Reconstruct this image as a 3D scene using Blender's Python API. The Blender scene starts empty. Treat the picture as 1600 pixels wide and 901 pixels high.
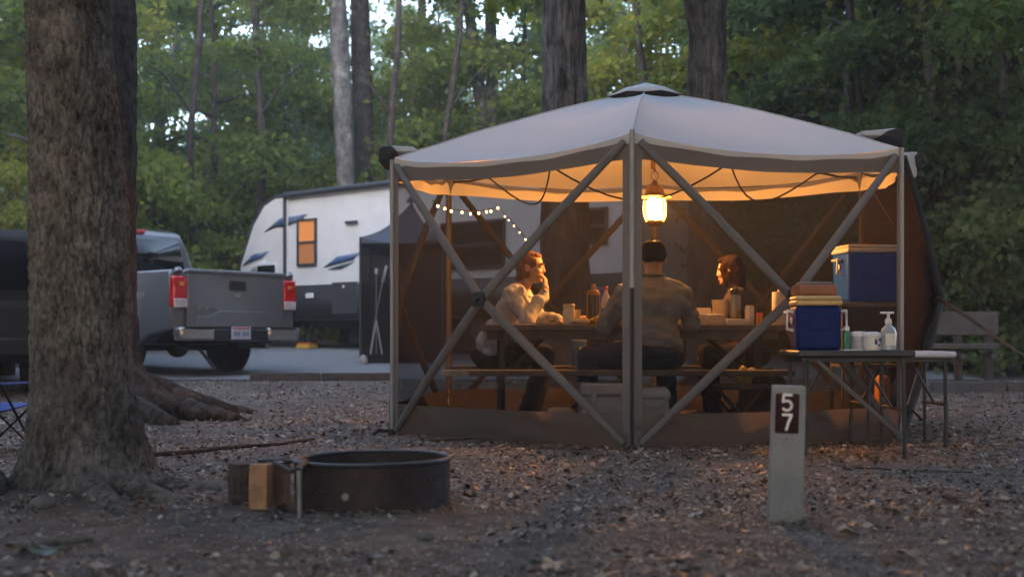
import bpy, bmesh, math, random
import numpy as np
from mathutils import Vector, Matrix, noise, Euler

S = bpy.context.scene
C = S.collection
PI = math.pi
rad = math.radians
random.seed(7)

# ------------------------------------------------------------------ camera, sky, sun, exposure
CAMH = 0.70
cam = bpy.data.objects.new("camera", bpy.data.cameras.new("camera"))
C.objects.link(cam)
S.camera = cam
cam.location = (0, 0, CAMH)
cam.rotation_euler = (PI / 2, 0, 0)
cam.data.sensor_width = 36
cam.data.lens = 45
cam.data.shift_y = 0.0491
cam.data.clip_start = 0.1
cam.data.clip_end = 3000
cam.data.dof.use_dof = True
cam.data.dof.focus_distance = 8.4
cam.data.dof.aperture_fstop = 2.2

SUN_EL, SUN_AZ = rad(24), rad(-160)          # low, behind the camera's woods, veiled by cloud
W = bpy.data.worlds.new("World")
S.world = W
W.use_nodes = True
wn = W.node_tree
sky = wn.nodes.new("ShaderNodeTexSky")
sky.sky_type = 'NISHITA'
sky.sun_disc = False
sky.sun_elevation = SUN_EL
sky.sun_rotation = SUN_AZ
sky.air_density = 1.0
sky.dust_density = 1.0
hs = wn.nodes.new("ShaderNodeHueSaturation")
hs.inputs['Saturation'].default_value = 0.78
wn.links.new(sky.outputs[0], hs.inputs['Color'])
wn.links.new(hs.outputs[0], wn.nodes['Background'].inputs['Color'])
wn.nodes['Background'].inputs['Strength'].default_value = 0.15

sun = bpy.data.objects.new("sun", bpy.data.lights.new("sun", 'SUN'))
C.objects.link(sun)
sun.data.energy = 0.12
sun.data.angle = rad(40)
sun.data.color = (1.0, 0.96, 0.92)
sun.rotation_euler = Vector((math.sin(SUN_AZ) * math.cos(SUN_EL), math.cos(SUN_AZ) * math.cos(SUN_EL), math.sin(SUN_EL))).to_track_quat('Z', 'Y').to_euler()

S.view_settings.view_transform = 'Standard'
S.view_settings.look = 'None'
S.view_settings.gamma = 1
S.view_settings.exposure = 2.8
S.render.engine = 'CYCLES'
cy = S.cycles
cy.use_denoising = True
cy.denoiser = 'OPENIMAGEDENOISE'
cy.max_bounces = 8
cy.diffuse_bounces = 3
cy.glossy_bounces = 3
cy.transmission_bounces = 4
cy.transparent_max_bounces = 24
cy.sample_clamp_indirect = 4
cy.caustics_reflective = False
cy.caustics_refractive = False
S.render.film_transparent = False


def P(px, py, Y):
    """point on the photograph's pixel (1600x901) at depth Y"""
    return Vector(((px - 800) / 2000 * Y, Y, CAMH + (529 - py) / 2000 * Y))


def PX(px, Y):
    return (px - 800) / 2000 * Y


def ss(a, b, x):
    t = min(1, max(0, (x - a) / (b - a)))
    return t * t * (3 - 2 * t)


_gy = [0, 10.5, 12, 14, 16.5, 20, 23, 27, 34, 45, 70, 120, 400, 2500]
_gz = [0, 0, .02, .08, .19, .28, .42, .54, .75, 1.2, 2.4, 4.5, 9, 9]
TREE1 = Vector((-1.95, 5.8, 0))


def ground_z(x, y):
    z = float(np.interp(y, _gy, _gz))
    d = math.hypot(x - TREE1.x, (y - TREE1.y))
    if d < 2.5:
        z += 0.07 * math.exp(-(d / .6) ** 2)
    if y < 16:
        f = 1 - ss(13, 16, y)
        z += f * .012 * noise.noise(Vector((x * 1.7, y * 1.7, 3.1)))
        z += f * .007 * noise.noise(Vector((x * 5, y * 5, 1.7)))
    return z


# ------------------------------------------------------------------ materials
def nt(name):
    m = bpy.data.materials.new(name)
    m.use_nodes = True
    return m, m.node_tree, m.node_tree.nodes['Principled BSDF']


def col(c):
    return (c[0], c[1], c[2], 1)


def M(name, c, rough=.6, var=.18, scale=12, metal=0, spec=.5, bump=0, bscale=60, dirt=None, island=0, coat=0):
    m, t, b = nt(name)
    n = t.nodes
    tc = n.new('ShaderNodeTexCoord')
    nz = n.new('ShaderNodeTexNoise')
    nz.inputs['Scale'].default_value = scale
    nz.inputs['Detail'].default_value = 6
    t.links.new(tc.outputs['Object'], nz.inputs['Vector'])
    cr = n.new('ShaderNodeMapRange')
    cr.inputs['From Min'].default_value = .3
    cr.inputs['From Max'].default_value = .7
    cr.inputs['To Min'].default_value = 1 - var
    cr.inputs['To Max'].default_value = 1 + var
    t.links.new(nz.outputs['Fac'], cr.inputs['Value'])
    val = cr.outputs[0]
    if island:
        g = n.new('ShaderNodeNewGeometry')
        mr = n.new('ShaderNodeMapRange')
        mr.inputs['To Min'].default_value = 1 - island
        mr.inputs['To Max'].default_value = 1 + island
        t.links.new(g.outputs['Random Per Island'], mr.inputs['Value'])
        mu = n.new('ShaderNodeMath')
        mu.operation = 'MULTIPLY'
        t.links.new(val, mu.inputs[0])
        t.links.new(mr.outputs[0], mu.inputs[1])
        val = mu.outputs[0]
    vm = n.new('ShaderNodeVectorMath')
    vm.operation = 'SCALE'
    vm.inputs[0].default_value = c
    t.links.new(val, vm.inputs['Scale'])
    out = vm.outputs[0]
    if dirt:
        n2 = n.new('ShaderNodeTexNoise')
        n2.inputs['Scale'].default_value = dirt[1]
        n2.inputs['Detail'].default_value = 8
        n2.inputs['Roughness'].default_value = .7
        t.links.new(tc.outputs['Object'], n2.inputs['Vector'])
        r2 = n.new('ShaderNodeMapRange')
        r2.inputs['From Min'].default_value = dirt[2]
        r2.inputs['From Max'].default_value = dirt[2] + .18
        t.links.new(n2.outputs['Fac'], r2.inputs['Value'])
        mx = n.new('ShaderNodeMix')
        mx.data_type = 'RGBA'
        t.links.new(r2.outputs[0], mx.inputs['Factor'])
        t.links.new(out, mx.inputs['A'])
        mx.inputs['B'].default_value = col(dirt[0])
        out = mx.outputs['Result']
    t.links.new(out, b.inputs['Base Color'])
    b.inputs['Roughness'].default_value = rough
    b.inputs['Metallic'].default_value = metal
    b.inputs['Specular IOR Level'].default_value = spec
    b.inputs['Coat Weight'].default_value = coat
    b.inputs['Coat Roughness'].default_value = .1
    if bump:
        n3 = n.new('ShaderNodeTexNoise')
        n3.inputs['Scale'].default_value = bscale
        n3.inputs['Detail'].default_value = 5
        t.links.new(tc.outputs['Object'], n3.inputs['Vector'])
        bp = n.new('ShaderNodeBump')
        bp.inputs['Strength'].default_value = bump
        bp.inputs['Distance'].default_value = .02
        t.links.new(n3.outputs['Fac'], bp.inputs['Height'])
        t.links.new(bp.outputs[0], b.inputs['Normal'])
    return m


def M_emit(name, c, s):
    m, t, b = nt(name)
    b.inputs['Base Color'].default_value = col(c)
    b.inputs['Emission Color'].default_value = col(c)
    b.inputs['Emission Strength'].default_value = s
    return m


def M_leaf(name, cols, trans=.4, rough=.5):
    """leaf: colour by leaf (island) and by tree (object), part of the light passes through"""
    m, t, b = nt(name)
    n = t.nodes
    n.remove(b)
    o = n['Material Output']
    g = n.new('ShaderNodeNewGeometry')
    oi = n.new('ShaderNodeObjectInfo')
    a = n.new('ShaderNodeMath')
    a.operation = 'MULTIPLY_ADD'
    a.inputs[1].default_value = .55
    t.links.new(g.outputs['Random Per Island'], a.inputs[0])
    bb = n.new('ShaderNodeMath')
    bb.operation = 'MULTIPLY'
    bb.inputs[1].default_value = .45
    t.links.new(oi.outputs['Random'], bb.inputs[0])
    t.links.new(bb.outputs[0], a.inputs[2])
    r = n.new('ShaderNodeValToRGB')
    e = r.color_ramp.elements
    e[0].color = col(cols[0])
    e[1].color = col(cols[-1])
    for i, c in enumerate(cols[1:-1]):
        x = e.new((i + 1) / (len(cols) - 1))
        x.color = col(c)
    t.links.new(a.outputs[0], r.inputs[0])
    d = n.new('ShaderNodeBsdfDiffuse')
    tr = n.new('ShaderNodeBsdfTranslucent')
    mx = n.new('ShaderNodeMixShader')
    mx.inputs[0].default_value = trans
    t.links.new(r.outputs[0], d.inputs[0])
    tv = n.new('ShaderNodeVectorMath')
    tv.operation = 'MULTIPLY'
    tv.inputs[1].default_value = (1.7, 1.6, 1.1)
    t.links.new(r.outputs[0], tv.inputs[0])
    t.links.new(tv.outputs[0], tr.inputs[0])
    t.links.new(d.outputs[0], mx.inputs[1])
    t.links.new(tr.outputs[0], mx.inputs[2])
    t.links.new(mx.outputs[0], o.inputs[0])
    return m


def M_fabric(name, c, trans=.25, weave=0):
    m, t, b = nt(name)
    n = t.nodes
    n.remove(b)
    o = n['Material Output']
    tc = n.new('ShaderNodeTexCoord')
    nz = n.new('ShaderNodeTexNoise')
    nz.inputs['Scale'].default_value = 3.5
    nz.inputs['Detail'].default_value = 5
    t.links.new(tc.outputs['Object'], nz.inputs['Vector'])
    mr = n.new('ShaderNodeMapRange')
    mr.inputs['To Min'].default_value = .88
    mr.inputs['To Max'].default_value = 0.78
    t.links.new(nz.outputs['Fac'], mr.inputs['Value'])
    vm = n.new('ShaderNodeVectorMath')
    vm.operation = 'SCALE'
    vm.inputs[0].default_value = c
    t.links.new(mr.outputs[0], vm.inputs['Scale'])
    n2 = n.new('ShaderNodeTexNoise')
    n2.inputs['Scale'].default_value = 7
    n2.inputs['Detail'].default_value = 3
    t.links.new(tc.outputs['Object'], n2.inputs['Vector'])
    bp = n.new('ShaderNodeBump')
    bp.inputs['Strength'].default_value = .45
    bp.inputs['Distance'].default_value = .02
    t.links.new(n2.outputs['Fac'], bp.inputs['Height'])
    d = n.new('ShaderNodeBsdfDiffuse')
    tr = n.new('ShaderNodeBsdfTranslucent')
    mx = n.new('ShaderNodeMixShader')
    mx.inputs[0].default_value = trans
    t.links.new(vm.outputs[0], d.inputs[0])
    t.links.new(vm.outputs[0], tr.inputs[0])
    t.links.new(bp.outputs[0], d.inputs['Normal'])
    t.links.new(d.outputs[0], mx.inputs[1])
    t.links.new(tr.outputs[0], mx.inputs[2])
    t.links.new(mx.outputs[0], o.inputs[0])
    return m


def M_screen(name, c, fac):
    """fine insect screen: threads cover part of every small area, the rest is open"""
    m, t, b = nt(name)
    n = t.nodes
    n.remove(b)
    o = n['Material Output']
    d = n.new('ShaderNodeBsdfDiffuse')
    d.inputs[0].default_value = col(c)
    tl = n.new('ShaderNodeBsdfTranslucent')
    tl.inputs[0].default_value = col(c)
    m1 = n.new('ShaderNodeMixShader')
    m1.inputs[0].default_value = .25
    t.links.new(d.outputs[0], m1.inputs[1])
    t.links.new(tl.outputs[0], m1.inputs[2])
    tr = n.new('ShaderNodeBsdfTransparent')
    mx = n.new('ShaderNodeMixShader')
    mx.inputs[0].default_value = fac
    t.links.new(tr.outputs[0], mx.inputs[1])
    t.links.new(m1.outputs[0], mx.inputs[2])
    t.links.new(mx.outputs[0], o.inputs[0])
    return m


def M_glass(name, c, rough=.05):
    m, t, b = nt(name)
    b.inputs['Base Color'].default_value = col(c)
    b.inputs['Transmission Weight'].default_value = 1
    b.inputs['Roughness'].default_value = rough
    b.inputs['IOR'].default_value = 1.3
    return m


def M_bark(name, c_ridge, c_crack, scale=9, stretch=.22, lich=None, bump=.9):
    m, t, b = nt(name)
    n = t.nodes
    tc = n.new('ShaderNodeTexCoord')
    mp = n.new('ShaderNodeMapping')
    mp.inputs['Scale'].default_value = (1, 1, stretch)
    t.links.new(tc.outputs['Object'], mp.inputs[0])
    nz = n.new('ShaderNodeTexNoise')
    nz.inputs['Scale'].default_value = scale
    nz.inputs['Detail'].default_value = 8
    nz.inputs['Roughness'].default_value = .68
    nz.inputs['Distortion'].default_value = .6
    t.links.new(mp.outputs[0], nz.inputs['Vector'])
    r = n.new('ShaderNodeValToRGB')
    e = r.color_ramp.elements
    e[0].position = .36
    e[0].color = col(c_crack)
    e[1].position = .66
    e[1].color = col(c_ridge)
    t.links.new(nz.outputs['Fac'], r.inputs[0])
    out = r.outputs[0]
    if lich:
        n2 = n.new('ShaderNodeTexNoise')
        n2.inputs['Scale'].default_value = 2.6
        n2.inputs['Detail'].default_value = 9
        n2.inputs['Roughness'].default_value = .75
        t.links.new(tc.outputs['Object'], n2.inputs['Vector'])
        r2 = n.new('ShaderNodeMapRange')
        r2.inputs['From Min'].default_value = .53
        r2.inputs['From Max'].default_value = .68
        r2.inputs['To Max'].default_value = .7
        t.links.new(n2.outputs['Fac'], r2.inputs['Value'])
        mx = n.new('ShaderNodeMix')
        mx.data_type = 'RGBA'
        t.links.new(r2.outputs[0], mx.inputs['Factor'])
        t.links.new(out, mx.inputs['A'])
        mx.inputs['B'].default_value = col(lich)
        out = mx.outputs['Result']
    n4 = n.new('ShaderNodeTexNoise')
    n4.inputs['Scale'].default_value = 4.5
    n4.inputs['Detail'].default_value = 7
    n4.inputs['Roughness'].default_value = .7
    t.links.new(tc.outputs['Object'], n4.inputs['Vector'])
    r4 = n.new('ShaderNodeMapRange')
    r4.inputs['From Min'].default_value = .35
    r4.inputs['From Max'].default_value = .65
    r4.inputs['To Min'].default_value = .5
    r4.inputs['To Max'].default_value = 1.3
    t.links.new(n4.outputs['Fac'], r4.inputs['Value'])
    v4 = n.new('ShaderNodeVectorMath')
    v4.operation = 'SCALE'
    t.links.new(out, v4.inputs[0])
    t.links.new(r4.outputs[0], v4.inputs['Scale'])
    t.links.new(v4.outputs[0], b.inputs['Base Color'])
    b.inputs['Roughness'].default_value = .9
    b.inputs['Specular IOR Level'].default_value = .2
    bp = n.new('ShaderNodeBump')
    bp.inputs['Strength'].default_value = bump
    bp.inputs['Distance'].default_value = .02
    t.links.new(nz.outputs['Fac'], bp.inputs['Height'])
    t.links.new(bp.outputs[0], b.inputs['Normal'])
    return m


# ------------------------------------------------------------------ mesh helpers
def rotmat(v):
    """matrix whose Z column is v"""
    return Vector(v).normalized().to_track_quat('Z', 'Y').to_matrix()


class MB:
    def __init__(s):
        s.v = []
        s.f = []

    def add(s, vs, fs):
        k = len(s.v)
        s.v += [tuple(v) for v in vs]
        s.f += [tuple(i + k for i in f) for f in fs]
        return s

    def box(s, c, d, R=None, taper=1.0):
        c = Vector(c)
        vs = []
        for z in (-.5, .5):
            q = 1 if z < 0 else taper
            for x, y in ((-.5, -.5), (.5, -.5), (.5, .5), (-.5, .5)):
                p = Vector((x * d[0] * q, y * d[1] * q, z * d[2]))
                vs.append((R @ p if R else p) + c)
        return s.add(vs, [(3, 2, 1, 0), (4, 5, 6, 7), (0, 1, 5, 4), (1, 2, 6, 5), (2, 3, 7, 6), (3, 0, 4, 7)])

    def tube(s, pts, r, n=10, cap=True):
        pts = [Vector(p) for p in pts]
        rs = r if isinstance(r, (list, tuple)) else [r] * len(pts)
        vs, fs = [], []
        d0 = (pts[1] - pts[0]).normalized()
        up = Vector((0, 0, 1)) if abs(d0.z) < .9 else Vector((0, 1, 0))
        x = d0.cross(up).normalized()
        for i, p in enumerate(pts):
            if i == 0:
                d = pts[1] - pts[0]
            elif i == len(pts) - 1:
                d = pts[-1] - pts[-2]
            else:
                d = (pts[i + 1] - pts[i]).normalized() + (pts[i] - pts[i - 1]).normalized()
            d = d.normalized()
            x = (x - d * x.dot(d)).normalized()
            y = d.cross(x)
            for k in range(n):
                a = 2 * PI * k / n
                vs.append(p + (x * math.cos(a) + y * math.sin(a)) * rs[i])
        for i in range(len(pts) - 1):
            for k in range(n):
                a, b = i * n + k, i * n + (k + 1) % n
                fs.append((a, b, b + n, a + n))
        if cap:
            fs.append(tuple(range(n - 1, -1, -1)))
            m = (len(pts) - 1) * n
            fs.append(tuple(range(m, m + n)))
        return s.add(vs, fs)

    def lathe(s, prof, n=24, c=(0, 0, 0), R=None, closed=True):
        c = Vector(c)
        vs, fs = [], []
        for r, z in prof:
            for k in range(n):
                a = 2 * PI * k / n
                p = Vector((r * math.cos(a), r * math.sin(a), z))
                vs.append((R @ p if R else p) + c)
        for i in range(len(prof) - 1):
            for k in range(n):
                a, b = i * n + k, i * n + (k + 1) % n
                fs.append((a, b, b + n, a + n))
        if closed:
            fs.append(tuple(range(n - 1, -1, -1)))
            m = (len(prof) - 1) * n
            fs.append(tuple(range(m, m + n)))
        return s.add(vs, fs)

    def ell(s, c, r, R=None, nu=14, nv=9):
        c = Vector(c)
        if not isinstance(r, (tuple, list)):
            r = (r, r, r)
        vs = []
        for j in range(nv + 1):
            t = PI * j / nv
            for i in range(nu):
                a = 2 * PI * i / nu
                p = Vector((math.sin(t) * math.cos(a) * r[0], math.sin(t) * math.sin(a) * r[1], math.cos(t) * r[2]))
                vs.append((R @ p if R else p) + c)
        fs = []
        for j in range(nv):
            for i in range(nu):
                a, b = j * nu + i, j * nu + (i + 1) % nu
                if j == 0:
                    fs.append((a, a + nu, b + nu))
                elif j == nv - 1:
                    fs.append((a, a + nu, b))
                else:
                    fs.append((a, a + nu, b + nu, b))
        return s.add(vs, fs)

    def cone(s, a, b, ra, rb, n=12):
        """limb: tapered, with round ends"""
        a, b = Vector(a), Vector(b)
        d = (b - a)
        L = d.length
        u = d / L
        pts, rs = [], []
        for t in (80, 55, 28, 0):
            pts.append(a - u * ra * math.sin(rad(t)))
            rs.append(max(.0005, ra * math.cos(rad(t))))
        for t in (0, 28, 55, 80):
            pts.append(b + u * rb * math.sin(rad(t)))
            rs.append(max(.0005, rb * math.cos(rad(t))))
        return s.tube(pts, rs, n)

    def grid(s, fn, nu, nv, closed_u=False):
        vs = []
        for j in range(nv + 1):
            for i in range(nu if closed_u else nu + 1):
                vs.append(fn(i / nu, j / nv))
        w = nu if closed_u else nu + 1
        fs = []
        for j in range(nv):
            for i in range(nu):
                a = j * w + i
                b = j * w + (i + 1) % w
                fs.append((a, b, b + w, a + w))
        return s.add(vs, fs)

    def prism(s, poly, h, fn):
        """closed outline poly (2-D) swept from 0 to h; fn(a, b, t) -> point"""
        n = len(poly)
        vs = [fn(a, b, 0) for a, b in poly] + [fn(a, b, h) for a, b in poly]
        fs = [tuple(range(n - 1, -1, -1)), tuple(range(n, 2 * n))]
        for i in range(n):
            j = (i + 1) % n
            fs.append((i, j, j + n, i + n))
        return s.add(vs, fs)

    def build(s, name, mat, parent=None, smooth=True, bevel=0, sharp=38, solid=0, fixn=True):
        me = bpy.data.meshes.new(name)
        off = Vector((0, 0, 0))
        if parent is not None and parent.get('world_built'):
            off = Vector(parent['world_built'])
        me.from_pydata([tuple(Vector(v) - off) for v in s.v], [], s.f)
        me.validate()
        if fixn:
            bm = bmesh.new()
            bm.from_mesh(me)
            bmesh.ops.recalc_face_normals(bm, faces=bm.faces)
            bm.to_mesh(me)
            bm.free()
        o = bpy.data.objects.new(name, me)
        C.objects.link(o)
        me.materials.append(mat)
        if smooth:
            me.shade_smooth()
            me.set_sharp_from_angle(angle=rad(sharp))
        if parent is not None:
            o.parent = parent
        if bevel:
            md = o.modifiers.new("bevel", 'BEVEL')
            md.width = bevel
            md.segments = 2
            md.limit_method = 'ANGLE'
            md.angle_limit = rad(40)
            md.harden_normals = False
        if solid:
            md = o.modifiers.new("solid", 'SOLIDIFY')
            md.thickness = solid
        return o


def np_mesh(name, verts, faces4, mat, parent=None, smooth=False):
    """fast mesh of quads from numpy arrays"""
    me = bpy.data.meshes.new(name or "leafmesh")
    nv, nf = len(verts), len(faces4)
    me.vertices.add(nv)
    me.vertices.foreach_set('co', np.ascontiguousarray(verts, dtype=np.float32).ravel())
    me.loops.add(nf * 4)
    me.loops.foreach_set('vertex_index', np.ascontiguousarray(faces4, dtype=np.int32).ravel())
    me.polygons.add(nf)
    me.polygons.foreach_set('loop_start', np.arange(0, nf * 4, 4, dtype=np.int32))
    me.update(calc_edges=True)
    me.validate()
    me.materials.append(mat)
    if smooth:
        me.shade_smooth()
    if name:
        o = bpy.data.objects.new(name, me)
        C.objects.link(o)
        if parent is not None:
            o.parent = parent
        return o
    return me


def tag(o, label=None, cat=None, group=None, kind=None):
    if label:
        o['label'] = label
    if cat:
        o['category'] = cat
    if group:
        o['group'] = group
    if kind:
        o['kind'] = kind
    return o


def thing(name, label, cat, loc=(0, 0, 0), rotz=0, group=None, world=False):
    """an Empty at the base of a thing; world=True: its parts are given in world coordinates"""
    o = bpy.data.objects.new(name, None)
    C.objects.link(o)
    o.location = loc
    o.rotation_euler = (0, 0, rotz)
    o.empty_display_size = .1
    if world:
        o['world_built'] = tuple(loc)
    return tag(o, label, cat, group)


def copy_tree(o, parent=None):
    c = o.copy()
    C.objects.link(c)
    c.parent = parent
    for ch in o.children:
        copy_tree(ch, c)
    return c
# ------------------------------------------------------------------ the ground
mat_soil = M("soil", (.125, .102, .086), rough=.95, var=.45, scale=7, bump=.8, bscale=45, dirt=((.075, .058, .049), 1.3, .5), spec=.2)
mat_asphalt = M("asphalt", (.16, .165, .175), rough=.9, var=.25, scale=25, bump=.3, bscale=200)
mat_floor = M("forest_floor", (.05, .055, .03), rough=1, var=.5, scale=1.5)


def build_ground():
    ys = list(np.concatenate([np.arange(-3, 2, .5), np.arange(2, 3.4, .2), np.arange(3.4, 16.6, .07), np.arange(16.6, 30, .6),
                              np.arange(30, 80, 3), [85, 100, 120, 160, 250, 400, 800, 2500]]))
    xs = list(np.concatenate([[-2500, -900, -400, -200, -120, -80, -55, -40, -30, -22, -16, -12, -9, -7.5], np.arange(-6.4, 6.41, .085),
                              [7.5, 9, 12, 16, 22, 30, 40, 55, 80, 120, 200, 400, 900, 2500]]))
    V = [(x, y, ground_z(x, y)) for y in ys for x in xs]
    w = len(xs)
    F = [(j * w + i, j * w + i + 1, (j + 1) * w + i + 1, (j + 1) * w + i) for j in range(len(ys) - 1) for i in range(w - 1)]
    o = np_mesh("ground", np.array(V), np.array(F), mat_soil, smooth=True)
    tag(o, kind='structure')
    return o


build_ground()

mb = MB()          # asphalt spur under the truck and the trailer
mb.grid(lambda u, v: Vector((-16 + 22 * u, 16.15 + 11.0 * v + .05 * math.sin(u * 40), ground_z(0, 16.15 + 11.0 * v) + .012)), 40, 30)
tag(mb.build("road", mat_asphalt), kind='structure')

# leaf litter and chips: nobody could count them
rng = np.random.default_rng(11)


def litter_mat(name, cols):
    m, t, b = nt(name)
    n = t.nodes
    g = n.new('ShaderNodeNewGeometry')
    r = n.new('ShaderNodeValToRGB')
    e = r.color_ramp.elements
    e[0].color = col(cols[0])
    e[1].color = col(cols[-1])
    for i, c in enumerate(cols[1:-1]):
        e.new((i + 1) / (len(cols) - 1)).color = col(c)
    t.links.new(g.outputs['Random Per Island'], r.inputs[0])
    t.links.new(r.outputs[0], b.inputs['Base Color'])
    b.inputs['Roughness'].default_value = .55
    b.inputs['Specular IOR Level'].default_value = .45
    return m


mat_litter = litter_mat("dry_leaf_litter", [(.06, .043, .034), (.13, .092, .072), (.20, .14, .10), (.10, .068, .05), (.27, .185, .13), (.14, .10, .075), (.20, .11, .055), (.08, .06, .05), (.46, .37, .28), (.15, .125, .11), (.36, .28, .2)])
mat_chip = litter_mat("wood_chips", [(.135, .108, .09), (.235, .19, .16), (.36, .28, .225), (.175, .12, .094), (.29, .215, .17), (.46, .38, .32), (.09, .07, .06), (.16, .13, .115)])


def gz_arr(x, y):
    return np.array([ground_z(a, b) for a, b in zip(x, y)])


def in_ring(x, y):
    return (x - FR[0]) ** 2 + (y - FR[1]) ** 2 < FR[2] ** 2


FR = (PX(583, 5.46), 5.46, .335)


def litter(name, n, y0, y1, smin, smax, mat, aspect, tilt, seed, curl):
    r = np.random.default_rng(seed)
    # density even on the ground, thinned with distance
    Y = y0 + (y1 - y0) * r.random(n) ** 1.25
    X = (r.random(n) - .5) * 2 * (.46 * Y + .5)
    clump = np.array([noise.noise(Vector((a * .55, b * .8, seed))) + .5 * noise.noise(Vector((a * 2.1, b * 2.1, seed + 5))) for a, b in zip(X, Y)])
    bare = np.exp(-(((X + 1.2) / 1.5) ** 2 + ((Y - 4.6) / 1.1) ** 2))     # trodden earth round the big tree
    keep = (r.random(n) < .66 + .8 * clump - .45 * bare)
    dt = np.hypot(X - TREE1.x, Y - TREE1.y)
    keep &= (dt > .42) & ~((X - FR[0]) ** 2 + (Y - FR[1]) ** 2 < FR[2] ** 2)
    X, Y = X[keep], Y[keep]
    n = len(X)
    Z = gz_arr(X, Y) + .002 + .007 * r.random(n)
    s = smin + (smax - smin) * r.random(n) ** 2.6
    s = s * (1 + .02 * (Y - 5))
    az = r.random(n) * 2 * PI
    ti = r.normal(0, tilt, n)
    ro = r.normal(0, tilt, n)
    d = np.stack([np.cos(az) * np.cos(ti), np.sin(az) * np.cos(ti), np.sin(ti)], 1)
    e0 = np.stack([-np.sin(az), np.cos(az), np.zeros(n)], 1)
    up = np.cross(d, e0)
    e = e0 * np.cos(ro)[:, None] + up * np.sin(ro)[:, None]
    nn = np.cross(d, e)
    c = np.stack([X, Y, Z], 1)
    hw = (s * aspect * (.6 + .8 * r.random(n)))[:, None] * .5
    L = s[:, None] * .5
    cu = (curl * s * (r.random(n) * 1.4 - .2))[:, None]
    # six points: two quads folded along the midrib with curled tips
    p0 = c - d * L + nn * cu
    p1 = c + d * L + nn * cu * .6
    a0 = c - e * hw - d * L * .25 + nn * cu * .9
    a1 = c - e * hw * .8 + d * L * .45 + nn * cu
    b0 = c + e * hw * .9 - d * L * .3 + nn * cu
    b1 = c + e * hw * .9 + d * L * .4 + nn * cu * 1.1
    V = np.stack([p0, a0, a1, p1, b1, b0], 1).reshape(-1, 3)
    k = np.arange(n)[:, None] * 6
    F = np.concatenate([k + np.array([[0, 1, 2, 3]]), k + np.array([[0, 3, 4, 5]])], 0)
    o = np_mesh(name, V, F, mat)
    return tag(o, kind='stuff')


litter("leaf_litter", 120000, 3.2, 16, .011, .044, mat_litter, .62, .38, 3, .30)
litter("wood_chips", 180000, 3.2, 15.8, .006, .024, mat_chip, .42, .25, 4, .05)

# single fallen leaves big enough to pick out
mat_dry = litter_mat("dry_leaf", [(.2, .13, .08), (.26, .18, .12), (.16, .1, .06)])
mat_dry2 = M("pale_dry_leaf", (.40, .29, .19), rough=.6, var=.3, scale=30)
mat_gold = M("yellow_leaf", (.35, .24, .04), rough=.5, var=.3, scale=30)
mat_green_leaf = M("green_leaf", (.04, .065, .025), rough=.5, var=.3, scale=30)


def lobed_leaf(s, seed, lobes=5):
    r = random.Random(seed)
    n = 30
    ring = []
    for i in range(n):
        a = 2 * PI * i / n
        k = .55 + .45 * abs(math.cos(a * lobes / 2)) ** 1.3
        if abs(a - PI) < .35:
            k *= .5
        rr = s * .5 * k * r.uniform(.85, 1.1)
        curl = .22 * s * (rr / (s * .5)) ** 2 * (.5 + .7 * math.sin(a * 2 + seed))
        ring.append(Vector((rr * math.cos(a), rr * math.sin(a) * .9, curl)))
    mb = MB()
    mb.add([Vector((0, 0, 0))] + ring, [(0, i + 1, (i + 1) % n + 1) for i in range(n)])
    mb.tube([(-s * .05, 0, .001), (-s * .45, .02 * s, .004), (-s * .8, .05 * s, .02 * s)], [.0022, .002, .0012], 5)
    return mb


leaf_spots = [(1325, 838, .10, 0, "pale curled brown leaf just past the foot of the site post"), (870, 893, .11, 0, "broad pale dead leaf at the picture's bottom edge below the tent's front pole"), (1060, 880, .09, 0, "pale brown leaf lying between the bottom edge and the site post"),
              (985, 812, .07, 1, "small tan leaf alone on dark litter in front of the tent's front pole"), (740, 850, .06, 1, "small brown leaf to the right of the little brown stone"), (1180, 880, .08, 0, "pale lobed leaf in front of the site post's foot"),
              (1415, 872, .09, 1, "tan leaf at the bottom edge below the black table"), (1480, 850, .08, 0, "pale leaf below the white topped table near the bottom edge"), (1110, 745, .08, 1, "tan leaf midway between site post and tent skirt"),
              (830, 712, .09, 0, "pale flat leaf right by the tent's front skirt, beyond the fire ring"), (455, 662, .06, 2, "yellow leaf on the litter beyond the fire ring"), (700, 770, .06, 1, "brown leaf touching the fire ring's foot"),
              (160, 892, .09, 1, "tan leaf at the bottom edge before the pale stick"), (1530, 745, .08, 1, "tan leaf beyond the thin twig near the black table's legs")]
for i, (px, py, s, k, lab) in enumerate(leaf_spots):
    Y = CAMH * 2000 / (py - 529)
    X = PX(px, Y)
    mb = lobed_leaf(s, i, 5 if i % 3 else 3)
    o = mb.build("fallen_leaf", (mat_dry2, mat_dry, mat_gold)[k], sharp=60)
    o.location = (X, Y, ground_z(X, Y) + .014)
    o.rotation_euler = (random.uniform(-.25, .25), random.uniform(-.25, .25), random.uniform(0, 6.28))
    tag(o, lab, "leaf", "large fallen leaves on the ground")
for i, (px, py, s, rz) in enumerate([(68, 868, .13, .4)]):
    Y = CAMH * 2000 / (py - 529)
    o = lobed_leaf(s, 40 + i).build("fallen_leaf", mat_green_leaf, sharp=60)
    o.location = (PX(px, Y), Y, ground_z(PX(px, Y), Y) + .02)
    o.rotation_euler = (.2, .2, rz)
    tag(o, "green lobed leaf lying in front of the pale stick", "leaf")

# sticks, stones
mat_stick = M("stick_bark", (.13, .115, .1), rough=.9, var=.35, scale=40, bump=.5)
mat_stick_dark = M("dark_stick", (.035, .028, .025), rough=.9, var=.35, scale=30, bump=.5)
mat_stone = M("stone", (.12, .115, .115), rough=.9, var=.3, scale=25, bump=.6)


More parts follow.
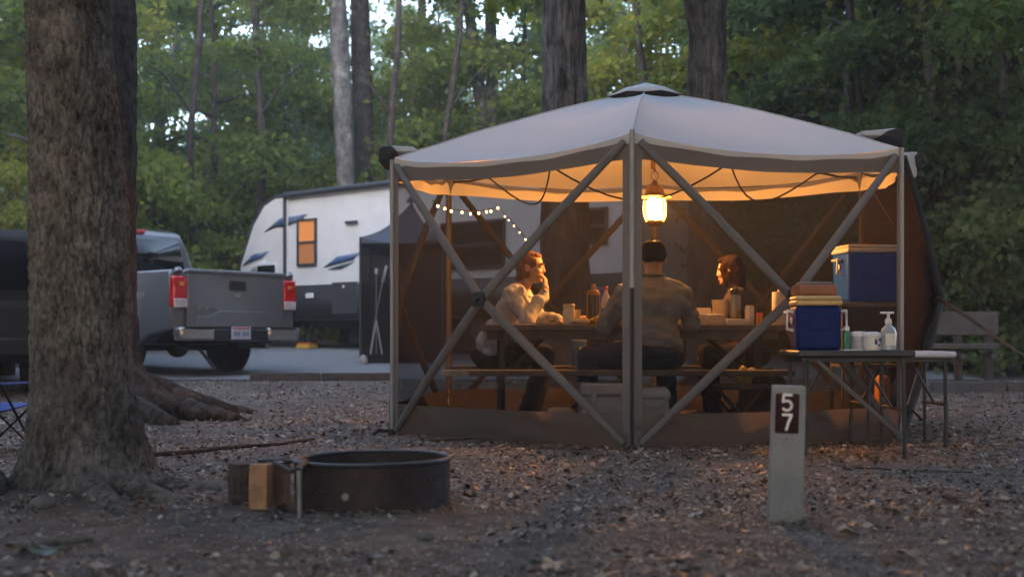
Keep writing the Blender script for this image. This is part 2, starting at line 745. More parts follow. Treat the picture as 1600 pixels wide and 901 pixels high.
def stick(pts, r, label, mat):
    w = []
    for px, py in pts:
        Y = CAMH * 2000 / (py - 529)
        X = PX(px, Y)
        w.append(Vector((X, Y, ground_z(X, Y) + r * 1.1)))
    dense = []
    for a, b in zip(w, w[1:]):
        for k in range(4):
            p = a.lerp(b, k / 4)
            dense.append(p + Vector((0, 0, .006 * noise.noise(p * 9))))
    dense.append(w[-1])
    n = len(dense)
    mb = MB().tube(dense, [r * (1 - .45 * i / n) * (1 + .15 * noise.noise(Vector((i, r, 2)))) for i in range(n)], 9)
    return tag(mb.build("fallen_branch", mat), label, "branch")


stick([(25, 868), (80, 858), (145, 850)], .019, "short thick pale stick lying at the foot of the big tree", mat_stick)
stick([(232, 716), (300, 710), (370, 702), (440, 697), (490, 688)], .016, "long thin dark branch lying across the litter behind the fire ring", mat_stick_dark)
stick([(900, 695), (760, 686), (660, 690)], .008, "thin bare twig lying along the tent's front skirt", mat_stick_dark)
stick([(1330, 730), (1420, 737), (1530, 741)], .005, "thin dark twig lying near the black table's legs", mat_stick_dark)


def stone(px, py, s, label):
    Y = CAMH * 2000 / (py - 529)
    mb = MB().ell((0, 0, 0), (s, s * .75, s * .6), None, 18, 12)
    mb.v = [tuple(Vector(v) * (1 + .35 * noise.noise(Vector(v) * 9 / max(.03, s) * .04 + Vector((px, 0, 0))))) for v in mb.v]
    o = mb.build("stone", mat_stone, sharp=30)
    X = PX(px, Y)
    o.location = (X, Y, ground_z(X, Y) + s * .25)
    o.rotation_euler = (0, .2, px)
    tag(o, label, "stone")


stone(275, 836, .045, "grey stone between the big tree's roots and the camera")
stone(66, 800, .055, "pale grey stone against the big tree's foot")
stone(663, 843, .03, "small brown stone alone on bare soil before the fire ring")

# ------------------------------------------------------------------ trees
mat_bark1 = M_bark("bark_brown", (.195, .185, .18), (.029, .026, .025), 42, .5, lich=(.31, .285, .27), bump=1.0)
mat_bark2 = M_bark("bark_dark", (.085, .068, .058), (.010, .008, .007), 20, .4, lich=(.12, .108, .098))
mat_bark3 = M_bark("bark_pale", (.155, .148, .147), (.055, .05, .049), 12, .5, lich=(.28, .27, .26), bump=.4)
mat_bark4 = M_bark("bark_oak", (.13, .115, .108), (.012, .010, .009), 16, .14, lich=(.24, .225, .215))


def trunk_mesh(mb, pts, radii, nseg, rows, amp, cell, stretch, seed, flare=None, cells=True, pits=()):
    """pts/radii: control points; dense rings displaced into bark plates"""
    pts = [Vector(p) for p in pts]
    cum = [0]
    for a, b in zip(pts, pts[1:]):
        cum.append(cum[-1] + (b - a).length)
    tot = cum[-1]

    def at(t):
        d = t * tot
        x = Vector((np.interp(d, cum, [p.x for p in pts]), np.interp(d, cum, [p.y for p in pts]), np.interp(d, cum, [p.z for p in pts])))
        return x, float(np.interp(d, cum, radii))

    def f(u, v):
        c, r = at(v)
        a = 2 * PI * u
        dirv = Vector((math.cos(a), math.sin(a), 0))
        if flare:
            zz = c.z - pts[0].z
            r *= 1 + sum(k * max(0, math.cos((a - b) * 1.0)) ** 6 * math.exp(-zz / h) for b, k, h in flare)
        q = c + dirv * r
        s = Vector((q.x, q.y, q.z * stretch)) * cell + Vector((seed, seed * .3, 0))
        big = noise.noise(Vector((q.x * 4, q.y * 4, q.z * .9)) + Vector((seed, 0, 0)))
        if cells:
            w = Vector((noise.noise(s * .7), noise.noise(s * .7 + Vector((9, 3, 1))), 0)) * .55
            dd = noise.voronoi(s + w)[0]
            e = min(1, (dd[1] - dd[0]) * 2.2)
            h = e ** .6 - .7 + .35 * noise.noise(s * 2.7)
        else:
            h = noise.fractal(s, .9, 2.1, 4)
        for pc, pr, pd in pits:
            d2 = (q - pc).length_squared
            if d2 < pr * pr * 9:
                h -= pd / amp * math.exp(-d2 / (pr * pr))
        return q + dirv * (amp * h + r * .07 * big)

    mb.grid(f, nseg, rows, closed_u=True)
    return mb


def root(mb, pts, radii, amp=.006):
    P2 = [Vector(p) for p in pts]
    dense, rr = [], []
    for i in range(len(P2) - 1):
        for k in range(6):
            t = k / 6
            dense.append(P2[i].lerp(P2[i + 1], t))
            rr.append(radii[i] * (1 - t) + radii[i + 1] * t)
    dense.append(P2[-1])
    rr.append(radii[-1])
    k0 = len(mb.v)
    mb.tube(dense, rr, 16)
    for i in range(k0, len(mb.v)):
        v = Vector(mb.v[i])
        mb.v[i] = tuple(v + Vector((noise.noise(v * 14), noise.noise(v * 14 + Vector((5, 0, 0))), noise.noise(v * 12 + Vector((0, 7, 0))))) * amp * 2.2)


def leaf_quads(cen, size, r, tilt=.7, aspect=.62):
    n = len(cen)
    az = r.random(n) * 2 * PI
    ti = r.normal(-.25, tilt, n)
    ro = r.normal(0, tilt, n)
    d = np.stack([np.cos(az) * np.cos(ti), np.sin(az) * np.cos(ti), np.sin(ti)], 1)
    e0 = np.stack([-np.sin(az), np.cos(az), np.zeros(n)], 1)
    up = np.cross(d, e0)
    e = e0 * np.cos(ro)[:, None] + up * np.sin(ro)[:, None]
    nn = np.cross(d, e)
    s = (size * (.6 + .8 * r.random(n)))[:, None]
    p0 = cen
    p1 = cen + d * s
    a = cen + d * s * .5 - e * s * aspect * .5 + nn * s * .12
    b = cen + d * s * .5 + e * s * aspect * .5 + nn * s * .12
    V = np.stack([p0, a, p1, b], 1).reshape(-1, 3)
    F = np.arange(n * 4).reshape(-1, 4)
    return V, F


def crown_points(seed, H, R, h0, nlimb, nleaf, flat=.13, spread=.2, droop=.42, lean=(0, 0)):
    """leaf centres in layered sprays along limbs and twigs; also the limb paths"""
    r = np.random.default_rng(seed)
    limbs, cen, wts = [], [], []
    for i in range(nlimb):
        u = (i + r.random()) / nlimb
        z0 = h0 + (H - h0) * u * .93
        L = R * (1 - .72 * u ** 1.6) * (.6 + .55 * r.random())
        az = i * 2.4 + r.normal(0, .5)
        dx, dy = math.cos(az), math.sin(az)
        rise = .5 - .1 * u
        path = []
        for k in range(7):
            t = k / 6
            path.append(Vector((dx * L * t + .12 * L * t * math.sin(i + 3 * t), dy * L * t + .12 * L * t * math.cos(2 * i + 2 * t), z0 + L * (rise * t - droop * t * t * 1.4))))
        limbs.append((path, .012 + .012 * L))
        m = int(nleaf * (L / R) / nlimb * 1.5)
        ntw = 11
        for j in range(ntw):
            t = .22 + .78 * (j + r.random()) / ntw
            b = path[min(5, int(t * 6))].lerp(path[min(6, int(t * 6) + 1)], t * 6 - int(t * 6) if t < 1 else 1)
            sa = az + (1 if j % 2 else -1) * r.uniform(.5, 1.3)
            tl = L * (.42 - .22 * t) * (.6 + .8 * r.random())
            k = max(4, m // ntw)
            s = r.random(k) ** .8
            c = np.stack([b.x + math.cos(sa) * tl * s, b.y + math.sin(sa) * tl * s, b.z + tl * (.12 * s - .3 * s * s)], 1)
            c += r.normal(0, 1, (k, 3)) * np.array([spread, spread, flat + .02 * L])
            cen.append(c)
    return np.concatenate(cen, 0), limbs


mat_leaf_mid = M_leaf("leaf_mid", [(.065, .098, .034), (.10, .14, .044), (.145, .18, .05), (.19, .20, .05), (.26, .24, .055)], .5)
mat_leaf_dark = M_leaf("leaf_dark", [(.048, .076, .040), (.075, .112, .054), (.10, .14, .062), (.135, .16, .065)], .5)
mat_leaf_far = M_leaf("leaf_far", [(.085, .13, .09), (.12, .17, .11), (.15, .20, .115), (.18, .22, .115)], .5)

PROTO = {}


def proto_tree(key, seed, H, R, h0, nlimb, nleaf, size, leafmat, barkmat, tr, **kw):
    cen, limbs = crown_points(seed, H, R, h0, nlimb, nleaf, **kw)
    r = np.random.default_rng(seed + 99)
    V, F = leaf_quads(cen, np.full(len(cen), size), r)
    me = np_mesh(None, V, F, leafmat)
    me.name = "crown_" + key
    mb = MB()
    wob = [Vector((.12 * math.sin(seed + k * .9) * k / 6, .12 * math.cos(seed * 2 + k * .8) * k / 6, H * k / 7)) for k in range(7)]
    trunk_mesh(mb, wob, [tr * (1.25 if k == 0 else 1 - .13 * k) for k in range(7)], 14, 40, .012, 14, .3, seed, cells=False)
    for path, lr in limbs:
        off = Vector((wob[min(6, int(path[0].z / H * 7))].x, wob[min(6, int(path[0].z / H * 7))].y, 0))
        mb.tube([p + off * (1 - i / 6) for i, p in enumerate(path)], [lr * (1 - .13 * i) for i in range(7)], 6)
    tm = bpy.data.meshes.new("trunk_" + key)
    tm.from_pydata([tuple(v) for v in mb.v], [], mb.f)
    tm.materials.append(barkmat)
    tm.shade_smooth()
    PROTO[key] = (tm, me)


proto_tree("a", 1, 9.5, 3.2, 1.2, 20, 15000, .165, mat_leaf_mid, mat_bark3, .09)
proto_tree("b", 2, 11, 3.6, 2.6, 18, 14000, .165, mat_leaf_mid, mat_bark2, .11)
proto_tree("c", 3, 13, 3.9, 1.4, 26, 17000, .15, mat_leaf_dark, mat_bark3, .13)
proto_tree("d", 4, 8, 2.8, .4, 18, 14000, .13, mat_leaf_mid, mat_bark2, .06, flat=.07)
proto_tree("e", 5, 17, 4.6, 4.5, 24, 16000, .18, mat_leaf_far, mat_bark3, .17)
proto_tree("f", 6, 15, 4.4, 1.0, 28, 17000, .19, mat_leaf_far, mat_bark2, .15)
proto_tree("g", 8, 3.6, 2.0, .15, 14, 9000, .12, mat_leaf_mid, mat_bark2, .03, flat=.08)


MARKS = [(-60, "left of the massive trunk"), (20, "just left of the massive trunk's bark edge"), (75, "hidden by the massive trunk"), (150, "behind the dark old trunk"), (220, "over the pickup's cab"), (265, "behind the pickup's rear window"),
         (335, "over the pickup's tailgate"), (355, "between pickup and trailer nose"), (405, "over the pickup's right taillight"), (445, "over the trailer's nose"), (475, "over the trailer's lit window"), (505, "over the trailer's storage door"), (560, "over the leaning pole"), (625, "over the tent's rolled flap"),
         (645, "over the string lights"), (685, "over the left brace of the tent"), (745, "beside the pale birch pair"), (760, "under the pale birch pair"), (825, "left of the furrowed oak"), (885, "behind the furrowed oak"), (920, "right of the furrowed oak"),
         (990, "left of the tent's peak"), (1035, "over the tent's peak"), (1085, "left of the forked dark oak"), (1125, "behind the forked dark oak"), (1185, "right of the forked dark oak"), (1215, "left of the straight grey trunk"), (1290, "right of the straight grey trunk"),
         (1330, "over the big blue cooler"), (1400, "over the tent's far corner"), (1455, "by the double stemmed tree"), (1500, "behind the park bench"), (1540, "over the park bench's end"), (1565, "just off the park bench's end"), (1592, "right of the park bench"), (1610, "at the picture's right edge"), (1660, "past the picture's right edge")]


def where(px):
    return min(MARKS, key=lambda m: abs(m[0] - px))[1]


proto_tree("h", 9, 3.6, 2.0, .15, 14, 9000, .12, mat_leaf_dark, mat_bark2, .03, flat=.09)  # darker-leaved kinds, this and the next, paint shade into the right-hand woods
proto_tree("i", 10, 10, 3.4, 1.6, 20, 15000, .16, mat_leaf_dark, mat_bark4, .10)


def place_tree(key, px, Y, s, rz, label, group, name="broadleaf_tree"):
    label = label + " " + where(px)
    X = PX(px, Y)
    o = thing(name, label, "tree" if name != "shrub" else "shrub", (X, Y, ground_z(X, Y) - .03), rz, group)
    o.scale = (s, s, s)
    for nm, me in zip(("trunk", "crown"), PROTO[key]):
        c = bpy.data.objects.new(nm, me)
        C.objects.link(c)
        c.parent = o
    return o


rt = random.Random(5)
# understory trees standing just behind the camp
L_mid = "slender young tree"
for key, px, Y, s in [("a", 650, 33, .9), ("b", 330, 30, 1.05), ("a", 405, 36, 1.2), ("a", 60, 24, .95), ("d", 690, 33, 1.0), ("b", 820, 31, 1.1), ("a", 985, 27, .9),
                      ("b", 1120, 25, 1.0), ("a", 1215, 24, 1.05), ("i", 1330, 21, 1.0), ("b", 1400, 25, 1.0), ("i", 1500, 20, .9), ("i", 1590, 22, 1.05),
                      ("i", 1565, 18.5, .85), ("i", 1680, 21, 1.1), ("b", -60, 27, 1.1), ("d", 440, 34, 1.0), ("a", 1040, 34, 1.1)]:
    place_tree(key, px, Y, s, rt.uniform(0, 6.28), "slender young tree in shade-darkened green" if key == "i" else "slender yellow green young tree", "young understory trees behind the campsite")
L_dk = "dense dark green forest tree"
for key, px, Y, s in [("c", 150, 36, 1.0), ("c", 480, 40, 1.0), ("c", 365, 44, 1.1), ("c", 680, 43, 1.05), ("c", 900, 38, .95), ("c", 1180, 33, 1.0), ("c", 1310, 31, .95), ("c", 1450, 30, 1.0),
                      ("c", 1640, 29, 1.0), ("c", 1540, 36, 1.05), ("c", -20, 38, 1.05), ("c", 270, 46, 1.0), ("c", 1090, 45, 1.0)]:
    place_tree(key, px, Y, s, rt.uniform(0, 6.28), L_dk, "dark forest trees deeper in the woods")
L_far = "tall far hazy green tree"
for key, px, Y, s in [("f", 90, 56, 1.0), ("f", 340, 58, .7), ("e", 220, 60, .85), ("f", 450, 55, .95), ("f", 545, 58, 1.0), ("e", 600, 62, 1.0), ("e", 640, 54, .8), ("f", 740, 56, .85), ("f", 830, 60, .95),
                      ("e", 930, 55, 1.0), ("f", 1010, 60, .8), ("f", 1130, 54, 1.0), ("e", 1220, 52, 1.0), ("f", 1300, 56, 1.05), ("f", 1400, 50, 1.05), ("f", 1500, 50, 1.1), ("f", 1600, 52, 1.1), ("e", 1460, 44, 1.0), ("f", -20, 52, 1.1)]:
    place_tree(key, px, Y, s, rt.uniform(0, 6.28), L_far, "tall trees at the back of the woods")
L_sh = "low leafy shrub"
for px, Y, s in [(20, 22, 1), (260, 27, 1.2), (350, 29, 1.1), (430, 31, 1.2), (500, 33, 1.3), (640, 30, 1.2), (1000, 26, 1.2), (1120, 24, 1.0), (1210, 22.5, 1.0), (1290, 21.5, 1.0), (1380, 21, 1.0), (1455, 19.5, .9),
                 (1540, 18.2, .9), (1600, 17.8, 1.0), (1500, 22, 1.2), (1650, 19.5, 1.1), (880, 28, 1.2), (760, 29, 1.2), (150, 26, 1.2)]:
    place_tree("h" if px > 1250 else "g", px, Y, s, rt.uniform(0, 6.28), L_sh, "low shrubs along the edge of the woods", "shrub")


def far_wood():
    r = np.random.default_rng(21)
    cl = []
    for i in range(900):
        x = r.uniform(-48, 48)
        y = r.uniform(66, 82)
        top = 10.5 + 3.0 * noise.noise(Vector((x * .13, 1, 2))) + 2.2 * noise.noise(Vector((x * .45, 3, 1)))
        z = r.uniform(.5, max(3, top)) + 2.4
        k = 75
        cl.append(np.array([x, y, z]) + r.normal(0, 1, (k, 3)) * np.array([1.1, .9, .55]))
    cen = np.concatenate(cl, 0)
    V, F = leaf_quads(cen, np.full(len(cen), .42), r)
    o = np_mesh("far_woods", V, F, mat_leaf_far)
    tag(o, kind='stuff')


far_wood()


def round_woods():
    # the same woods go on round the clearing, beside and behind the camera
    r = np.random.default_rng(22)
    cl = []
    while len(cl) < 2300:
        x, y = r.uniform(-34, 34), r.uniform(-24, 26)
        if -11 < x - .3 * max(0, y - 8) * (1 if x > 0 else 0) and x < 12 + .55 * max(0, y) and y > -6:
            continue
        if y > 3 and abs(x) < .55 * y + 3:
            continue
        top = 15 + 3 * noise.noise(Vector((x * .2, y * .2, 2)))
        z = r.uniform(.3, top)
        cl.append(np.array([x, y, z]) + r.normal(0, 1, (70, 3)) * np.array([1.0, 1.0, .5]))
    for i in range(330):                    # unseen boughs added to shade the woods' edge on the right
        x, y = r.uniform(4.5, 17), r.uniform(11, 25)
        if x < .25 * y + 2:
            continue
        cl.append(np.array([x, y, r.uniform(8.7, 13)]) + r.normal(0, 1, (70, 3)) * np.array([1.0, 1.0, .4]))
    for i in range(420):                    # unseen boughs added above the clearing's near side to darken the foreground
        x, y = r.uniform(-11, 12), r.uniform(-6, 5.0)
        cl.append(np.array([x, y, r.uniform(6.5, 12)]) + r.normal(0, 1, (70, 3)) * np.array([1.0, 1.0, .4]))
    cen = np.concatenate(cl, 0)
    V, F = leaf_quads(cen, np.full(len(cen), .40), r)
    tag(np_mesh("surrounding_woods", V, F, M_leaf("leaf_muted", [(.05, .05, .042), (.08, .075, .06), (.11, .10, .075)], .25)), kind='stuff')  # leaf colour greyed and darkened so unseen woods cast no green light


round_woods()

# the big trunk in front
t = thing("big_tree", "massive brown trunk with flared roots standing in front of the fire ring and pickup", "tree", (TREE1.x, TREE1.y, 0), 0, world=True)
mb = MB()
trunk_mesh(mb, [(PX(134, 5.8), 5.8, -.12), (PX(134, 5.8), 5.8, .04), (PX(135, 5.8), 5.8, .12), (PX(134, 5.8), 5.8, .25), (PX(128, 5.8), 5.8, .45), (PX(125, 5.8), 5.8, .8), (PX(122, 5.8), 5.8, 1.3), (PX(104, 5.8), 5.8, 2.2), (PX(80, 5.8), 5.8, 3.6), (PX(70, 5.8), 5.8, 6.5), (PX(60, 5.8), 5.8, 10)],
           [.40, .335, .30, .262, .228, .218, .215, .186, .175, .15, .07], 240, 760, .014, 34, .5, 3.3, pits=[(P(107, 100, 5.6), .022, .045), (P(119, 270, 5.59), .022, .04), (P(82, 185, 5.6), .05, .02), (P(75, 330, 5.6), .06, .014), (P(150, 200, 5.62), .04, .012), (P(120, 480, 5.58), .07, .012)],
           flare=[(-.35, .45, .10), (-1.3, .25, .10), (-2.3, .35, .12), (.9, .2, .2), (2.6, .25, .15)])
mb.build("trunk", mat_bark1, t, sharp=180)
mb = MB()
root(mb, [(-1.74, 5.72, .07), (-1.45, 5.75, .022), (-1.24, 5.8, .008), (-1.0, 5.78, -.02)], [.075, .042, .03, .012])
root(mb, [(-1.85, 5.55, .05), (-1.62, 5.2, .0), (-1.5, 4.95, -.02), (-1.38, 4.8, -.05)], [.09, .05, .032, .015])
root(mb, [(-2.2, 5.5, .06), (-2.5, 5.15, .01), (-2.7, 4.9, -.06)], [.09, .05, .03])
root(mb, [(-1.66, 5.5, .05), (-1.4, 5.35, .012), (-1.2, 5.2, -.03)], [.07, .035, .015])
mb.build("root", mat_bark1, t, sharp=180)
cen, limbs = crown_points(31, 12.5, 4.2, 5.0, 18, 9000)
V, F = leaf_quads(cen + np.array([0, 0, 0]), np.full(len(cen), .15), np.random.default_rng(2))
cr = np_mesh("crown", V, F, mat_leaf_mid, t)
mb = MB()
for path, lr in limbs:
    mb.tube([p for p in path], [lr * 1.3 * (1 - .13 * i) for i in range(7)], 6)
mb.v = [tuple(Vector(v) + Vector((TREE1.x - .15, TREE1.y, 0))) for v in mb.v]
mb.build("limb", mat_bark2, t)

# trunk behind it
g0 = ground_z(-3.6, 11.3)
t = thing("old_tree", "dark trunk with spreading roots just behind the massive brown one", "tree", (-3.65, 11.3, g0), 0, world=True)
mb = MB()
trunk_mesh(mb, [(-3.66, 11.3, g0 - .1), (-3.66, 11.3, g0 + .05), (-3.66, 11.3, g0 + .25), (-3.67, 11.3, g0 + .55), (-3.66, 11.3, 1.2), (-3.66, 11.3, 2.5), (-3.69, 11.3, 4.2), (-3.8, 11.3, 9)],
           [.62, .52, .43, .36, .335, .335, .34, .2], 140, 320, .018, 13, .35, 8.1, flare=[(-.3, .5, .2), (-1.0, .3, .2)])
mb.build("trunk", mat_bark2, t, sharp=180)
mb = MB()
root(mb, [(-3.4, 11.1, g0 + .3), (-3.0, 11.0, g0 + .1), (-2.6, 10.9, g0 + .05), (-2.2, 10.8, g0 - .04)], [.2, .13, .09, .04], .012)
root(mb, [(-3.4, 11.0, g0 + .25), (-3.1, 10.7, g0 + .07), (-2.75, 10.45, g0 - .03)], [.2, .12, .06], .012)
root(mb, [(-3.4, 11.5, g0 + .25), (-2.8, 11.6, g0 + .08), (-2.3, 11.7, g0 - .03)], [.18, .10, .05], .012)
mb.build("root", mat_bark2, t, sharp=180)


def bare_trunk(name, label, pts, radii, mat, nseg=48, rows=160, amp=.02, cell=9, stretch=.18, branches=(), seed=1.0, cells=True, leaves=0):
    """a trunk whose crown stands above the frame; pts as (px, z) at a depth"""
    base = Vector(pts[0])
    t = thing(name, label, "tree", base, 0, world=True)
    mb = MB()
    trunk_mesh(mb, [base - Vector((0, 0, .15))] + list(pts), [radii[0] * 1.25] + list(radii), nseg, rows, amp, cell, stretch, seed, flare=[(-.4, .25, .25), (1.7, .25, .25), (3.6, .25, .25)], cells=cells)
    mb.build("trunk", mat, t, sharp=180)
    for b in branches:
        m2 = MB()
        bp, br = b
        d, rr = [], []
        for i in range(len(bp) - 1):
            for k in range(6):
                q = Vector(bp[i]).lerp(Vector(bp[i + 1]), k / 6)
                d.append(q + Vector((noise.noise(q * 2), 0, noise.noise(q * 2 + Vector((4, 0, 0))))) * .04)
                rr.append(br[i] + (br[i + 1] - br[i]) * k / 6)
        d.append(Vector(bp[-1]))
        rr.append(br[-1])
        m2.tube(d, rr, 10)
        m2.build("limb", mat, t, sharp=180)
    if leaves:
        tp = Vector(pts[-1])
        cen, _ = crown_points(int(seed * 10), 7.5, 3.4, 0, 14, leaves)
        cen = cen + np.array([tp.x - base.x, tp.y - base.y, tp.z - base.z - 4.0])
        V, F = leaf_quads(cen, np.full(len(cen), .16), np.random.default_rng(int(seed * 7)))
        np_mesh("crown", V, F, mat_leaf_mid, t)
    return t


def GP(px, Y):
    X = PX(px, Y)
    return Vector((X, Y, ground_z(X, Y)))


bare_trunk("oak_tree", "thick furrowed dark trunk rising behind the tent's left roof slope", [GP(884, 13.8), P(882, 300, 13.8), P(882, 100, 13.8), P(880, -60, 13.8), P(878, -700, 13.8)], [.30, .255, .243, .235, .16], mat_bark4, 90, 300, .02, 9, .13, seed=2.2, leaves=8000)
bare_trunk("oak_tree", "dark forked trunk rising behind the tent's peak", [GP(1112, 15.5), P(1108, 300, 15.5), P(1104, 130, 15.5), P(1106, 30, 15.5), P(1118, -60, 15.5), P(1150, -500, 15.5)], [.29, .25, .25, .225, .2, .12], mat_bark4, 70, 220, .02, 9, .15,
           branches=[([P(1100, 70, 15.45), P(1086, 10, 15.3), P(1070, -80, 15.1)], [.16, .12, .1])], seed=4.1, leaves=8000)
bare_trunk("pale_tree", "straight pale grey trunk standing behind the trailer, slimmer of a close pair", [GP(548, 29), P(541, 290, 29), P(535, 150, 29), P(527, 0, 29), P(520, -300, 29)], [.24, .215, .215, .205, .12], mat_bark3, 30, 120, .012, 6, .3, seed=5.3, cells=False, leaves=5000)
bare_trunk("pale_tree", "darker straight trunk close beside the slim pale one behind the trailer", [GP(580, 30), P(572, 290, 30), P(566, 150, 30), P(562, 0, 30), P(555, -300, 30)], [.26, .225, .235, .225, .12], mat_bark2, 30, 120, .015, 6, .3, seed=6.3, leaves=5000)
bare_trunk("forked_tree", "slender grey trunk forking high above the pickup's cab", [GP(252, 33), P(250, 350, 33), P(250, 200, 33), P(246, 150, 33), P(240, 60, 33), P(232, -60, 33)], [.2, .17, .15, .13, .10, .07], mat_bark3, 24, 100, .01, 6, .3,
           branches=[([P(252, 190, 33), P(268, 140, 33), P(274, 60, 33), P(272, -40, 33)], [.13, .11, .09, .06]), ([P(246, 150, 33), P(226, 110, 33), P(212, 60, 33)], [.06, .05, .03])], seed=7.3, cells=False, leaves=5000)
bare_trunk("birch_tree", "leaning thin pale trunk left in a pair above the tent roof", [GP(772, 31), P(757, 200, 31), P(745, 110, 31), P(735, 30, 31), P(722, -60, 31)], [.2, .17, .16, .14, .1], mat_bark3, 20, 80, .01, 6, .3, seed=8.3, cells=False, leaves=4000)
bare_trunk("birch_tree", "upright thin pale trunk beside the leaning one above the tent roof", [GP(776, 31), P(769, 200, 31), P(768, 110, 31), P(766, 0, 31), P(765, -60, 31)], [.2, .16, .15, .14, .1], mat_bark3, 20, 80, .01, 6, .3, seed=9.3, cells=False, leaves=4000)
bare_trunk("tall_tree", "straight grey brown trunk rising behind the tent's right roof slope", [GP(1266, 26), P(1264, 180, 26), P(1262, 0, 26), P(1260, -100, 26)], [.2, .165, .16, .15], mat_bark4, 30, 100, .012, 7, .3, seed=3.7, leaves=5000)
bare_trunk("forked_tree", "dark double stemmed tree behind the right end of the tent", [GP(1474, 19), P(1472, 480, 19), P(1470, 380, 19), P(1463, 280, 19), P(1455, 150, 19), P(1440, 0, 19), P(1430, -80, 19)], [.16, .13, .12, .09, .075, .06, .04], mat_bark4, 20, 90, .012, 8, .3,
           branches=[([P(1471, 410, 19), P(1484, 330, 19), P(1490, 220, 19), P(1500, 100, 19), P(1506, -20, 19)], [.10, .085, .07, .055, .04])], seed=1.7)
bare_trunk("crooked_tree", "dark crooked thin tree with bowed limbs above the tent's right corner", [GP(1428, 21), P(1425, 330, 21), P(1428, 200, 21), P(1414, 110, 21), P(1405, 20, 21), P(1400, -60, 21)], [.11, .095, .085, .07, .06, .05], mat_bark4, 18, 80, .01, 8, .3,
           branches=[([P(1427, 215, 21), P(1385, 160, 21), P(1355, 100, 21), P(1330, 55, 21), P(1300, 30, 21)], [.06, .06, .055, .045, .02]), ([P(1357, 100, 21), P(1364, 40, 21), P(1372, -30, 21)], [.045, .04, .03])], seed=2.7)
bare_trunk("sapling", "thin bent dark sapling rising behind the park bench", [GP(1532, 18), P(1528, 480, 18), P(1512, 400, 18), P(1492, 330, 18), P(1480, 240, 18)], [.06, .05, .045, .04, .02], mat_bark4, 14, 50, .006, 8, .3, seed=3.1, cells=False)
for px, Y, w in [(425, 44, .17), (655, 44, .18), (712, 60, .2), (330, 52, .18), (20, 40, .2), (95, 48, .2), (470, 62, .2), (1010, 50, .18), (1345, 40, .18), (1560, 38, .16), (1190, 44, .17)]:
    o = bare_trunk("thin_tree", "thin dim trunk far back " + where(px), [GP(px, Y), P(px - 3, 250, Y), P(px + 4, 60, Y), P(px + 6, -150, Y)], [w * 1.2, w, w * .9, w * .7], mat_bark2, 14, 50, .01, 6, .3, seed=px / 100, cells=False)
    tag(o, group="dim trunks far back in the woods")

for i, (px, Y, w, ln) in enumerate([(300, 27, .085, 12), (408, 29, .10, -8), (612, 28, .09, 10), (1012, 25, .09, -14), (1196, 24, .10, 8), (1348, 20.5, .07, -16), (1568, 20, .09, 12), (700, 29, .08, 18)]):
    o = bare_trunk("slim_tree", "slim bare trunk at the woods' edge " + where(px), [GP(px, Y), P(px + ln * .3, 400, Y), P(px - ln * .3, 220, Y), P(px + ln, 60, Y), P(px + ln * 1.6, -120, Y)], [w * 1.2, w, w * .9, w * .75, w * .5], mat_bark2, 16, 70, .01, 7, .3,
                   branches=[([P(px - ln * .1, 180, Y - .02), P(px + (40 if i % 2 else -40), 120, Y - .3), P(px + (70 if i % 2 else -75), 95, Y - .4)], [w * .4, w * .3, w * .12])], seed=px / 90, cells=False)
    tag(o, group="slim trunks at the woods' edge")

# a leafy branch hanging in from above on the right
t = thing("hanging_branch", "dark leafy branch hanging into view above the right side of the camp", "branch", P(1640, -60, 9), 0, world=True)
mb = MB()
path = [P(1700, -90, 9), P(1640, 10, 9), P(1590, 32, 9), P(1545, 28, 9), P(1510, 12, 9)]
mb.tube(path, [.03, .022, .014, .009, .004], 8)
mb.build("stem", mat_bark4, t)
r = np.random.default_rng(77)
cen = []
for a, b in zip(path, path[1:]):
    for k in range(60):
        p = a.lerp(b, r.random())
        cen.append([p.x + r.normal(0, .10), p.y + r.normal(0, .16), p.z + r.normal(-.01, .05)])
V, F = leaf_quads(np.array(cen) - np.array(t.location), np.full(len(cen), .10), r)
np_mesh("foliage", V, F, mat_leaf_dark, t)
# ------------------------------------------------------------------ screen tent
mat_canopy = M_fabric("canopy_fabric", (.54, .555, .585), .05)
mat_valance = M_fabric("valance_fabric", (.50, .50, .52), .02)
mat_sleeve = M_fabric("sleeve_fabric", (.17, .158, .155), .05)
mat_sleeve_dim = M_fabric("dimmed_sleeve_fabric", (.085, .075, .07), .05)  # sleeve copy darkened to hold down lantern light on the rear braces
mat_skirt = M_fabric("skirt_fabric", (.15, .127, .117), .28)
mat_skirt_dim = M_fabric("dimmed_skirt_fabric", (.06, .05, .045), .2)  # skirt copy darkened so the far skirts catch less lantern light
mat_screen = M_screen("insect_screen", (.015, .0165, .018), .52)
mat_screen_side = M_screen("darkened_screen", (.020, .0155, .0145), .82)  # denser, darker screen copy: slanted view and shade put into its colour
mat_black = M("black_plastic", (.012, .012, .014), rough=.5, var=.2)
mat_strap = M("dark_webbing", (.02, .017, .016), rough=.8)
mat_pole = M("grey_pole", (.24, .23, .23), rough=.45, var=.08)
mat_cap = M("dark_fabric_cap", (.018, .019, .025), rough=.85)

TC = Vector((1.052, 10.08, 0))
TS = 2.05
TH = 2.0
KORN = []
for k in range(6):
    a = rad(-98.3 + 60 * k)
    x, y = TC.x + TS * math.cos(a), TC.y + TS * math.sin(a)
    KORN.append(Vector((x, y, ground_z(x, y))))
BULGE = [.23, .40, .2, .2, .2, .24]
EAVEOUT = [0, .10, 0, 0, 0, 0]
ZP = 2.63
THK = [2.0, 2.01, 2.12, 2.17, 2.14, 2.01]

tent = thing("screen_tent", "grey hexagonal pop-up screen tent lit from inside by a hanging lantern", "tent", (TC.x, TC.y, 0), 0, world=True)


